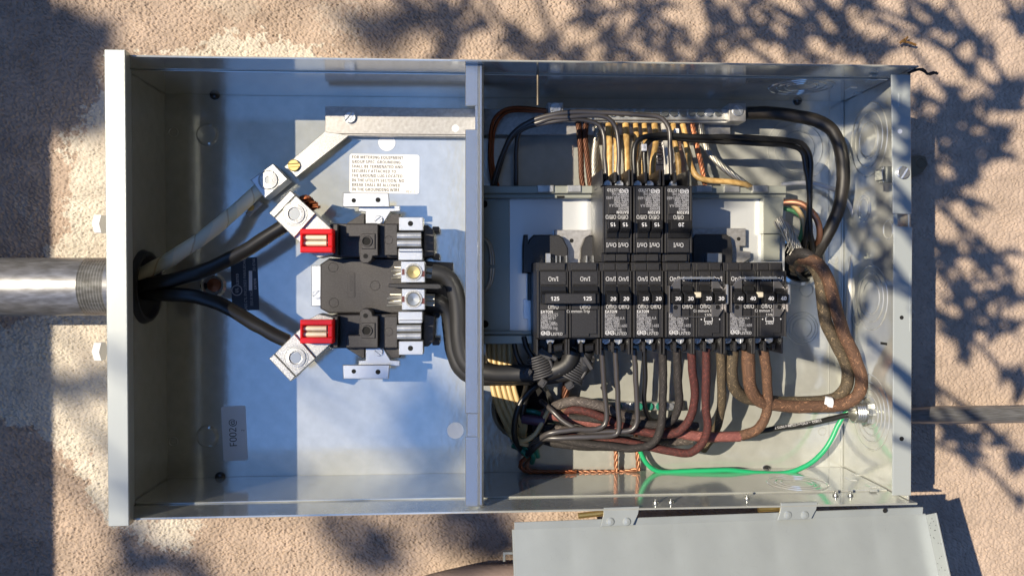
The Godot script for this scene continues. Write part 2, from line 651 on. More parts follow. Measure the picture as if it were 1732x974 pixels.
# ---------- wall
func stucco_wall() -> void:
	var root := thing("stucco_wall", "rough tan stucco wall with pale bare patches beside the grey panel", "wall", Vector3(0, 0, -0.004))
	root.set_meta("kind", "structure")
	var worm := FastNoiseLite.new()   # grains of plaster with cracks between them
	worm.seed = 4
	worm.noise_type = FastNoiseLite.TYPE_CELLULAR
	worm.cellular_return_type = FastNoiseLite.RETURN_DISTANCE2_SUB
	worm.cellular_jitter = 1.0
	worm.frequency = 225.0
	worm.fractal_type = FastNoiseLite.FRACTAL_NONE
	var fill := FastNoiseLite.new()
	fill.seed = 6
	fill.frequency = 190.0
	fill.fractal_octaves = 2
	var broad := FastNoiseLite.new()
	broad.seed = 9
	broad.frequency = 22.0
	broad.fractal_octaves = 3
	var grit := FastNoiseLite.new()
	grit.seed = 21
	grit.frequency = 420.0
	grit.fractal_octaves = 2
	var patches := []
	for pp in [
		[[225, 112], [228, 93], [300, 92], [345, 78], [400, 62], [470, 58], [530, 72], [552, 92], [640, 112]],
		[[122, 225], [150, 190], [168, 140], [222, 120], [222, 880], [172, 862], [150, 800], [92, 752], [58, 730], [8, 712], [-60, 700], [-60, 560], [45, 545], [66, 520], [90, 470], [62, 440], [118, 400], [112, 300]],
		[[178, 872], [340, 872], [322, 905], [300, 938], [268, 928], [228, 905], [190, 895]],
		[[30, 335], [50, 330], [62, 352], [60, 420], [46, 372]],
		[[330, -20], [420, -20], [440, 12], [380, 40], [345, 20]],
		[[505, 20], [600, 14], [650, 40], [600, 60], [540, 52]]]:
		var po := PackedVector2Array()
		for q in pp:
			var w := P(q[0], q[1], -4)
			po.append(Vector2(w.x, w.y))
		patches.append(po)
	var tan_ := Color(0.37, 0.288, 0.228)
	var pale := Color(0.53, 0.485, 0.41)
	for lay in [[0.52, 0.30, 0.0009, 0.314, 0.17], [0.86, 0.60, 0.0022, 0.519, 0.299]]:
		var x0: float = -lay[0]
		var y0: float = -lay[1]
		var st: float = lay[2]
		var nx := int(-2 * x0 / st)
		var ny := int(-2 * y0 / st)
		var hole_ := Vector2(lay[3], lay[4])
		var fine_: bool = st < 0.002
		var hs := PackedFloat32Array()
		var pm := PackedFloat32Array()
		hs.resize((nx + 1) * (ny + 1))
		pm.resize((nx + 1) * (ny + 1))
		for j in ny + 1:
			var y := y0 + j * st
			for i in nx + 1:
				var x := x0 + i * st
				if absf(x) < hole_.x - 0.002 and absf(y) < hole_.y - 0.002:
					continue
				var b := broad.get_noise_2d(x, y)
				var g := grit.get_noise_2d(x, y)
				var k := 0.0
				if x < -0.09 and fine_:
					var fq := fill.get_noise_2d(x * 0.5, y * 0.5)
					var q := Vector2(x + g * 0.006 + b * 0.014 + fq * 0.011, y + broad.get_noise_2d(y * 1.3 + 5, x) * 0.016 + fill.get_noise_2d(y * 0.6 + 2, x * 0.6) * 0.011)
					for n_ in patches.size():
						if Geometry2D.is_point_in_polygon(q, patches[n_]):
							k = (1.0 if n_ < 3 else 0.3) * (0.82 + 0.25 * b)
				var fl := fill.get_noise_2d(x, y)
				var w := worm.get_noise_2d(x + fl * 0.0022 + g * 0.0006, y + fill.get_noise_2d(y + 3, x) * 0.0022) + 1.0
				# some cracks are filled with plaster, so that the rest read as short worms
				var open := smoothstep(-0.25, 0.25, fl + 0.5 * b - 0.55 * x + 0.05)
				var h := lerpf(1.0, smoothstep(0.0, 0.2, w), open) * 1.5 + smoothstep(-0.5, 0.1, fl) * 0.7 + g * 0.25 + b * 0.5 - 0.9
				if k > 0.6:
					h = h * 0.85 + g * 0.35 + 0.35
				hs[j * (nx + 1) + i] = h * 0.00125
				pm[j * (nx + 1) + i] = k
		var mb := MB.new()
		var vi := PackedInt32Array()
		vi.resize(hs.size())
		for j in ny + 1:
			for i in nx + 1:
				var x := x0 + i * st
				var y := y0 + j * st
				var at := j * (nx + 1) + i
				vi[at] = -1
				if absf(x) < hole_.x and absf(y) < hole_.y:
					continue
				var hx := hs[j * (nx + 1) + min(i + 1, nx)] - hs[j * (nx + 1) + max(i - 1, 0)]
				var hy := hs[min(j + 1, ny) * (nx + 1) + i] - hs[max(j - 1, 0) * (nx + 1) + i]
				var v1 := broad.get_noise_2d(x * 0.6 + 3, y * 0.6)
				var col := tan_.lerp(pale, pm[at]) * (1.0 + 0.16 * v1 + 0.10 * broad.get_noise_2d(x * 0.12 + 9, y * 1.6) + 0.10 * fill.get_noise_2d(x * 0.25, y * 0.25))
				vi[at] = mb.v.size()
				mb.v.append(Vector3(x, y, -0.0055 + hs[at]))
				mb.n.append(Vector3(-hx, -hy, 2 * st).normalized())
				mb.uv.append(Vector2(x, y))
				mb.c.append(col)
		for j in ny:
			for i in nx:
				var a := vi[j * (nx + 1) + i]
				var b := vi[j * (nx + 1) + i + 1]
				var c := vi[(j + 1) * (nx + 1) + i]
				var d := vi[(j + 1) * (nx + 1) + i + 1]
				if a < 0 or b < 0 or c < 0 or d < 0:
					continue
				mb.ix.append_array([a, c, b, b, c, d])
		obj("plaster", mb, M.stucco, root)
	# the rest of the wall, out of the photograph
	var mo := MB.new()
	for r in [[-1.5, -1.6, -0.859, 1.6], [0.859, -1.6, 1.4, 1.6], [-0.859, 0.599, 0.859, 1.6], [-0.859, -1.6, 0.859, -0.599]]:
		mo.face([Vector3(r[0], r[1], -0.0045), Vector3(r[2], r[1], -0.0045), Vector3(r[2], r[3], -0.0045), Vector3(r[0], r[3], -0.0045)], Vector3(0, 0, 1))
	for i in mo.c.size():
		mo.c[i] = tan_
	obj("plaster", mo, M.stucco, root)
	var bk := MB.new()
	bk.box(Vector3(-0.05, 0, -0.06), Vector3(2.9, 3.2, 0.1), 0.0)
	for i in bk.c.size():
		bk.c[i] = tan_
	obj("wall_core", bk, M.stucco, root)

# ---------- the box
func enclosure() -> void:
	var e := thing("panel_enclosure", "grey painted steel panel box standing open on the stucco wall", "electrical enclosure", Vector3(0, 0, -0.003))
	var X0 := -0.3235
	var X1 := 0.3220
	var Y := 0.1790
	var mb := MB.new()
	mb.box(Vector3((X0 + X1) / 2, 0, -0.0015), Vector3(X1 - X0 + 0.004, 2 * Y + 0.002, 0.003), 0.0003)
	# the raised margin along the right end of the back
	mb.box(Vector3(P(1424, 480, 0).x + 0.0005, 0, 0.0003), Vector3(0.0022, 2 * Y - 0.004, 0.0012), 0.0005)
	mb.box(Vector3(P(1403, 480, 0).x, 0, 0.0001), Vector3(0.0012, 2 * Y - 0.004, 0.001), 0.0004)
	obj("back_panel", mb, M.paint, e)
	for s in [1, -1]:
		mb = MB.new()
		mb.box(Vector3((X0 + X1) / 2 + 0.001, s * (Y + 0.0008), (RIM * MM - 0.003) / 2), Vector3(X1 - X0 + 0.006, 0.0016, RIM * MM + 0.003), 0.0005)
		mb.box(Vector3((X0 + X1) / 2, s * (Y - 0.0006), 0.0435), Vector3(X1 - X0 - 0.003, 0.0013, 0.086), 0.0004)
		obj("side_wall", mb, M.paint, e)
	mb = MB.new()
	mb.box(Vector3(X0 - 0.0008, 0, 0.0505), Vector3(0.0016, 2 * Y + 0.0012, 0.107), 0.0003)
	obj("end_wall", mb, M.paint, e)
	mb = MB.new()
	mb.box(Vector3(X1 + 0.0008, 0, 0.0565), Vector3(0.0016, 2 * Y - 0.0006, 0.119), 0.0003)
	obj("end_wall", mb, M.paint, e)
	# the overhanging front of the upper end
	var a := P(175, 83, 132)
	var b := P(217.5, 890, 132)
	mb = MB.new()
	mb.box(Vector3((a.x + b.x) / 2, (a.y + b.y) / 2, 0.1275), Vector3(b.x - a.x, a.y - b.y, 0.009), 0.0006)
	mb.box(Vector3(a.x + 0.0014, (a.y + b.y) / 2, 0.1055), Vector3(0.0022, 2 * Y - 0.001, 0.036), 0.0003)
	for s in [1, -1]:
		mb.box(Vector3((a.x + b.x) / 2, (a.y + b.y) / 2 + s * ((a.y - b.y) / 2 - 0.001), 0.11), Vector3(b.x - a.x - 0.002, 0.0014, 0.03), 0.0003)
	obj("end_flange", mb, M.paint_front, e)
	# the narrow front flange of the lower end, in two lengths either side of its notch
	mb = MB.new()
	ppx(mb, [[1509, 126], [1541, 126], [1543, 362], [1514, 361], [1514, 362], [1512, 361]], 115.5, 117, 0.3)
	ppx(mb, [[1513, 382], [1544, 384], [1542, 838], [1511, 838]], 115.5, 117, 0.3)
	ppx(mb, [[1513, 361.2], [1519, 361.2], [1519, 383], [1513, 383]], 114, 115.4, 0.3)
	var fl := obj("end_flange", mb, M.paint_front, e)
	hole(1523, 222, 117.0, 2.0, fl, M.sticker)
	hole(1526, 537, 117.0, 1.7, fl)
	hole(1526, 742, 117.0, 1.9, fl)
	mb = MB.new()
	bpx(mb, 1521, 158, 1525, 181, 116.9, 117.8, 0.5)
	bpx(mb, 1540, 463, 1542, 560, 116.9, 117.3, 0.2)
	obj("stamped_tab", mb, M.paint_front, fl)
	# divider between the two compartments
	mb = MB.new()
	for seg in [[108, 178], [219, 699], [739, 857]]:
		ppx(mb, [[787, seg[0]], [808, seg[0]], [808, seg[1]], [787, seg[1]]], 114, 116, 0.35)
	ppx(mb, [[803.5, 178.5], [808, 178.5], [808, 218.5], [803.5, 218.5]], 114, 115.9, 0.1)
	ppx(mb, [[790, 699.5], [808, 699.5], [808, 738.5], [790, 738.5]], 113, 114.6, 0.3)
	ppx(mb, [[808.3, 107.5], [818, 107.5], [818, 857.5], [808.3, 857.5]], 112, 116.6, 1.6)
	var dx := P(813, 480, 110).x
	for seg in [[-0.1775, P(800, 668, 40).y], [P(800, 606, 40).y, 0.1775]]:
		mb.box(Vector3(dx, (seg[0] + seg[1]) / 2, 0.0565), Vector3(0.0015, seg[1] - seg[0], 0.113), 0.0003)
	obj("divider", mb, M.divider_steel, e)
	# stamped knock-out rings
	for k in [[1470, 236, [17.0, 25.0, 33.0]], [1474, 503, [15.0, 22.0, 29.0]], [1462, 352, [8.5, 12.0]], [1472, 697, [15.0, 21.0, 27.0, 34.0]], [1503, 388, [8.0]], [1450, 540, [5.0]]]:
		mb = MB.new()
		var o := on_plane(k[0], k[1], 0, X1 - 0.0001)
		for r in k[2]:
			ring(mb, o, Vector3(-1, 0, 0), r * MM, 0.85, 0.55)
		if k[0] == 1470:
			mb.lathe(o, Vector3(-1, 0, 0), [Vector2(0.016, 0), Vector2(0.0145, 0.0009), Vector2(0, 0.0013)], 40)
		obj("knockout", mb, M.paint, e)
	for k in [[1356, 147, 1, [14.0, 21.0, 28.0]], [1349, 817, -1, [14.0, 19.0, 26.0]]]:
		mb = MB.new()
		var o := on_plane(k[0], k[1], 1, k[2] * (Y - 0.0013))
		for r in k[3]:
			ring(mb, o, Vector3(0, -k[2], 0), r * MM, 0.8, 0.7)
		obj("knockout", mb, M.paint, e)
	for k in [[1352, 250, [16.0, 24.0, 31.0]], [1358, 555, [9.5, 13.0, 15.5]], [1410, 232, [3.5]], [1412, 440, [3.8]], [292, 224, [4.2]], [292, 747, [4.0]], [1365, 490, [6.5]], [1392, 730, [3.6]]]:
		mb = MB.new()
		for r in k[2]:
			ring(mb, P(k[0], k[1], 0), Vector3(0, 0, 1), r * MM, 0.6, 0.45)
		obj("knockout", mb, M.paint, e)
	for k in [[350, 228], [350, 738]]:
		mb = MB.new()
		mb.lathe(P(k[0], k[1], 0), Vector3(0, 0, 1), [Vector2(0.0105, 0), Vector2(0.0095, 0.0026), Vector2(0.008, 0.0034), Vector2(0, 0.0036)], 32)
		obj("dimple", mb, M.paint, e)
	# stampings in the corners of the side walls
	for s in [1, -1]:
		mb = MB.new()
		for q in [[1440, 810 if s < 0 else 150, 0.012, 0.003], [1452, 803 if s < 0 else 158, 0.006, 0.004], [1474, 822 if s < 0 else 136, 0.009, 0.003], [1478, 830 if s < 0 else 128, 0.004, 0.003]]:
			var o := on_plane(q[0], q[1], 1, s * (Y - 0.0013))
			mb.box(o, Vector3(q[3] * 2.2, 0.0016, q[2]), 0.0006)
		obj("stamped_tab", mb, M.paint, e)
	mb = MB.new()
	bpx(mb, 1403, 791, 1424, 799, 2, 4, 0.4)
	obj("stamped_tab", mb, M.galvanised, e)
	mb = MB.new()
	var sl := on_plane(1496, 581, 0, X1)
	mb.box(sl, Vector3(0.0006, 0.0022, 0.011), 0.0001)
	obj("slot", mb, M.void_black, e)
	# openings for conduits
	mb = MB.new()
	var hub := on_plane(243, 485, 0, X0)
	ring(mb, hub, Vector3(1, 0, 0), 0.0285, 3.6, 5.0)
	var cb := obj("conduit_bushing", mb, M.black_plastic, e)
	mb = MB.new()
	mb.lathe(hub, Vector3(1, 0, 0), [Vector2(0.0262, 0.0006), Vector2(0, 0.0007)], 40)
	obj("opening", mb, M.void_black, cb)
	for k in [[1349, 440, 21.0], [884, 690, 26.0]]:
		mb = MB.new()
		mb.lathe(P(k[0], k[1], 0), Vector3(0, 0, 1), [Vector2(k[2] * MM + 0.004, 0), Vector2(k[2] * MM + 0.0035, 0.008), Vector2(k[2] * MM + 0.0005, 0.0095), Vector2(k[2] * MM - 0.001, 0.007), Vector2(k[2] * MM - 0.001, 0.0006)], 40)
		var rr := obj("bushing", mb, M.paint if k[0] > 1000 else M.dark_zinc, e)
		mb = MB.new()
		mb.lathe(P(k[0], k[1], 0.5), Vector3(0, 0, 1), [Vector2(k[2] * MM, 0), Vector2(0, 0.0001)], 32)
		obj("opening", mb, M.void_black, rr)
	# black mounting screws in the back
	for k in [[363, 161, 4.4], [372, 806, 4.6], [1297, 794, 4.4], [1349, 171, 4.2]]:
		mb = MB.new()
		mb.lathe(P(k[0], k[1], 0), Vector3(0, 0, 1), [Vector2(k[2] * MM, 0), Vector2(k[2] * MM, 0.002), Vector2(k[2] * 0.7 * MM, 0.0045), Vector2(0.0012, 0.005), Vector2(0, 0.0036)], 20)
		obj("mounting_screw", mb, M.black_gloss, e)
	mb = MB.new()
	mb.lathe(P(360, 483, 0), Vector3(0, 0, 1), [Vector2(0.012, 0), Vector2(0.0095, 0.0016), Vector2(0.0085, 0.0003)], 28)
	var kh := obj("keyhole", mb, M.paint, e)
	hole(344, 484, 0.4, 3.4, kh)
	mb = MB.new()
	mb.lathe(P(362, 482, 0), Vector3(0, 0, 1), [Vector2(0.0065, 0), Vector2(0.006, 0.003), Vector2(0, 0.0042)], 20)
	obj("screw", mb, M.copper_dark, kh)
	# printed stickers
	mb = MB.new()
	var sc := P(650, 294, 0)
	mb.xf = Transform3D(Basis(Vector3(0, 0, 1), -0.012), sc)
	mb.prism(rounded(-0.0325, -0.0182, 0.0325, 0.0182, 0.002), 0.00002, 0.0003, 0.0)
	var sk := obj("sticker", mb, M.sticker, e)
	var lines := ["FOR METERING EQUIPMENT", "GROUP SPEC. GROUNDING", "SHALL BE TERMINATED AND", "SECURELY ATTACHED TO", "THE GROUND LUG LOCATED", "IN THE UTILITY SECTION. NO", "BREAK SHALL BE ALLOWED", "IN THE GROUNDING WIRE"]
	for i in 8:
		text(lines[i], 2.75, sc + Basis(Vector3(0, 0, 1), -0.012) * Vector3(-0.0306, 0.0152 - i * 0.00432, 0.00034), M.ink, sk, -0.012, HORIZONTAL_ALIGNMENT_LEFT, true, 0.93)
	text("REV. 5", 1.2, sc + Vector3(0.0245, -0.0168, 0.00034), M.ink, sk, -0.012)
	for q in [[654, 241], [770, 728]]:
		mb = MB.new()
		mb.lathe(P(q[0], q[1], 0), Vector3(0, 0, 1), [Vector2(0.0079, 0), Vector2(0.0079, 0.0002), Vector2(0, 0.0002)], 28)
		obj("round_sticker", mb, M.sticker_pale, e)
	mb = MB.new()
	sc = P(396, 733, 0)
	mb.xf = Transform3D(Basis(Vector3(0, 0, 1), 0.04), sc)
	mb.prism(rounded(-0.0112, -0.0256, 0.0112, 0.0256, 0.0018), 0.00002, 0.0003, 0.0)
	sk = obj("sticker", mb, M.sticker_pale, e)
	text("F002@", 6.2, sc + Vector3(-0.0012, 0.0005, 0.00034), M.ink, sk, PI / 2 + 0.04)
	text("2", 2.6, sc + Vector3(0.0078, 0.003, 0.00034), M.ink, sk, PI / 2 + 0.04)
	mb = MB.new()
	sc = P(1119, 258, 0)
	mb.xf = Transform3D(Basis(Vector3(0, 0, 1), 0.02), sc)
	mb.prism(rounded(-0.0125, -0.0245, 0.0125, 0.0245, 0.0018), 0.00002, 0.0003, 0.0)
	sk = obj("sticker", mb, M.sticker, e)
	text("F002@", 6.2, sc + Vector3(-0.0015, 0.0, 0.00034), M.ink, sk, PI / 2 + 0.02)
	text("2", 2.6, sc + Vector3(0.0078, 0.0005, 0.00034), M.ink, sk, PI / 2 + 0.02)
	mb = MB.new()
	ppx(mb, [[389, 436], [434, 435], [438, 524], [392, 526]], 0.02, 0.3, 0.0)
	sk = obj("rating_plate", mb, M.sticker_black, e)
	var pr: StandardMaterial3D = M.print_dim
	text("LISTED", 2.3, P(401, 472, 0.35), pr, sk, PI / 2 + 0.03, HORIZONTAL_ALIGNMENT_CENTER, true)
	text("UL", 2.8, P(400, 491, 0.35), pr, sk, PI / 2 + 0.03, HORIZONTAL_ALIGNMENT_CENTER, true)
	mb = MB.new()
	mb.lathe(P(400, 491, 0.3), Vector3(0, 0, 1), [Vector2(0.005, 0), Vector2(0.005, 0.00006), Vector2(0.0042, 0.00006), Vector2(0.0042, 0)], 32)
	obj("emblem", mb, pr, sk)
	text("CLASS CTL ENCLOSED PANELBOARD", 1.45, P(414, 482, 0.35), pr, sk, PI / 2 + 0.03)
	text("ISSUE NO.", 1.5, P(425, 504, 0.35), pr, sk, PI / 2 + 0.03)
	mb = MB.new()
	bpx(mb, 420, 458, 426, 491, 0.28, 0.36, 0.0)
	obj("number_strip", mb, M.sticker_pale, sk)
	text("EATON", 2.0, P(431, 480, 0.35), pr, sk, PI / 2 + 0.03, HORIZONTAL_ALIGNMENT_CENTER, true)
	text("20-9744", 1.2, P(429, 448, 0.35), pr, sk, PI / 2 + 0.03)
	# small screws along the bottom wall, and the stud in the top wall
	for q in [[1109, 851], [1135, 850], [1264, 843], [1414, 838], [1439, 838]]:
		mb = MB.new()
		var o := on_plane(q[0], q[1], 1, -Y + 0.0001)
		mb.lathe(o - Vector3(0, 0.004, 0), Vector3(0, 1, 0), [Vector2(0.0022, 0), Vector2(0.0022, 0.002), Vector2(0.001, 0.0022), Vector2(0.001, 0.0075), Vector2(0, 0.008)], 12)
		mb.lathe(o, Vector3(0, 1, 0), [Vector2(0.0026, 0), Vector2(0.0022, 0.0014), Vector2(0.001, 0.0016)], 12)
		obj("screw", mb, M.dark_zinc, e)
	mb = MB.new()
	var so := on_plane(909.5, 118, 1, Y)
	mb.sweep(PackedVector3Array([so, so - Vector3(0, 0.016, 0), P(909.5, 178, so.z / MM)]), [0.0009], 8)
	obj("stud", mb, M.old_bronze, e)
	# captive clip and its screw on the lower end's flange
	mb = MB.new()
	bpx(mb, 1495, 281, 1513, 309, 104, 112, 0.6)
	bpx(mb, 1493, 286, 1497, 304, 104, 116, 0.4)
	obj("captive_nut", mb, M.dark_zinc, e)
	screw("screw", 1527, 292, 117, 5.4, 2.6, 1.0, M.zinc, e)
	# hexagon bolts in the upper end
	for q in [[168, 379], [168, 594]]:
		mb = MB.new()
		var o := P(175, q[1], 70)
		var hx := []
		for k in 6:
			hx.append(Vector2(cos(k * TAU / 6) * 0.0085, sin(k * TAU / 6) * 0.0085))
		mb.xf = Transform3D(Basis(Vector3(0, 1, 0), -PI / 2), Vector3(P(174, q[1], 70).x, o.y, 0.07))
		mb.prism(hx, 0, 0.0062, 0.0007)
		obj("bolt", mb, M.sticker, e)

# ---------- conduits
func conduits() -> void:
	var z := 52.0
	var y := P(60, 485, z).y
	var xe := P(172, 485, z).x + 0.0115
	var r := L(48.5, z + 14)
	var at := Vector3(xe, y, z * MM)
	var c := thing("service_conduit", "thick galvanised steel conduit entering the panel's left end", "conduit", at)
	var mb := MB.new()
	var pf := [Vector2(r, 0.60), Vector2(r, 0.0225)]
	mb.lathe(at, Vector3(-1, 0, 0), pf, 48)
	obj("pipe", mb, M.steel_pipe, c)
	mb = MB.new()
	pf = [Vector2(r * 1.0, 0.0226)]
	for k in 9:
		pf.append(Vector2(r * 0.965, 0.0215 - k * 0.0024))
		pf.append(Vector2(r * 1.0, 0.0203 - k * 0.0024))
	pf.append(Vector2(r * 0.96, -0.022))
	mb.lathe(at, Vector3(-1, 0, 0), pf, 48)
	obj("thread", mb, M.steel_pipe, c)
	# small conduit out of the lower end
	z = 20.0
	at = Vector3(0.3236, P(1640, 701, z).y, z * MM)
	r = L(15.5, z + 4)
	c = thing("branch_conduit", "thin steel conduit leaving the panel's right end", "conduit", at)
	mb = MB.new()
	mb.lathe(at, Vector3(1, 0, 0), [Vector2(r, 0.034), Vector2(r, 0.50)], 32)
	obj("pipe", mb, M.steel_pipe, c)
	mb = MB.new()
	mb.lathe(at, Vector3(1, 0, 0), [Vector2(r * 1.22, 0), Vector2(r * 1.22, 0.012), Vector2(r * 1.09, 0.0125), Vector2(r * 1.09, 0.033), Vector2(r * 0.98, 0.0345)], 32)
	obj("coupling", mb, M.steel_pipe, c)
	# painted pipe low on the wall, behind the open door
	z = 24.0
	var a := P(700, 997, z)
	c = thing("painted_pipe", "pipe painted like the wall, half hidden behind the open door", "pipe", a)
	mb = MB.new()
	var pth := PackedVector3Array()
	var rad := []
	for k in 40:
		var t := k / 39.0
		pth.append(a + Vector3(-0.012 + t * 0.36, 0, 0))
		rad.append(0.0205 * sqrt(minf(1.0, t * 5.5 + 0.005)))
	mb.sweep(pth, rad, 24)
	obj("pipe", mb, M.pipe_paint, c)
	mb = MB.new()
	ppx(mb, [[851, 934], [870, 934], [870, 938], [855, 938], [855, 950], [851, 950]], 8, 14, 0.3)
	obj("strap", mb, M.paint_front, c)

# ---------- the open door
func door() -> void:
	var hl := P(869, 895, 119)
	var hr := P(1566, 868.5, 119)
	var d := thing("panel_door", "grey sheet steel door hanging open below the breaker compartment", "door", hl)
	var ex := (hr - hl).normalized()
	var tilt := deg_to_rad(22.0)
	var ey := Basis(ex, tilt) * Vector3(0, -1, 0)
	ey = (ey - ex * ey.dot(ex)).normalized()
	if ey.z < 0:
		ey = Basis(ex, -2 * tilt) * ey
	var ez := ex.cross(ey)
	if ez.z < 0:
		ez = -ez
	var w := hl.distance_to(hr)
	var bs := Basis(ex, ey, ez)
	var mb := MB.new()
	var hgt := 0.20
	mb.xf = Transform3D(bs, hl)
	mb.box(Vector3(w / 2, hgt / 2, 0.0), Vector3(w, hgt, 0.0014), 0.0003)
	obj("door_panel", mb, M.paint_door, d)
	mb = MB.new()
	mb.xf = Transform3D(bs, hl)
	mb.box(Vector3(w + 0.0005, hgt / 2 + 0.001, 0.0075), Vector3(0.0014, hgt, 0.0165), 0.0003)
	obj("lip", mb, M.paint_door, d)
	mb = MB.new()
	mb.xf = Transform3D(bs, hl)
	mb.box(Vector3(-0.0005, hgt / 2, -0.005), Vector3(0.0014, hgt, 0.009), 0.0003)
	obj("lip", mb, M.paint_door, d)
	mb = MB.new()
	mb.xf = Transform3D(bs, hl) * Transform3D(Basis(Vector3(1, 0, 0), -0.55), Vector3())
	mb.box(Vector3(w / 2 - 0.001, -0.0027, 0.0002), Vector3(w - 0.003, 0.0066, 0.0014), 0.0004)
	var lp := obj("lip", mb, M.paint_door, d)
	hole(1498, 863.5, 122.6, 2.0, lp)
	mb = MB.new()
	mb.xf = Transform3D(bs, hl)
	for k in 60:
		mb.lathe(Vector3(w - 0.0003, rng.randf() * hgt, 0.001 + rng.randf() * 0.013), Vector3(-1, 0, 0), [Vector2(0.0004, 0), Vector2(0, 0.0004)], 6)
	var sp := obj("paint_specks", mb, M.ink, lp)
	sp.set_meta("kind", "stuff")
	# hinges
	for q in [[1018, 1080, 863, 891, 978], [1318, 1382, 855, 880, 1283]]:
		mb = MB.new()
		ppx(mb, [[q[0] + 4, q[2] - 4], [q[1] + 2, q[2] - 6], [q[1], q[2] + 6], [q[1] - 9, q[3] - 2], [q[0] - 2, q[3]], [q[0] + 3, q[2] + 9]], 122.5, 124.2, 0.4)
		var hg := obj("hinge", mb, M.paint_door, d)
		for t in [0.27, 0.72]:
			mb = MB.new()
			mb.lathe(P(lerpf(q[0], q[1], t) - 2, q[3] - 9, 124.1), Vector3(0, 0, 1), [Vector2(0.0036, 0), Vector2(0.0026, 0.0013), Vector2(0, 0.0018)], 16)
			obj("rivet", mb, M.paint_door, hg)
		mb = MB.new()
		var p0 := P(q[4], q[2] + 6.5 + (3 if q[4] < 1000 else 0), 113)
		var p1 := P(q[0] + 8, q[2] + 4, 113)
		mb.sweep(PackedVector3Array([p0, p0.lerp(p1, 0.5), p1]), [0.0024], 10)
		obj("hinge_pin", mb, M.brass, hg)

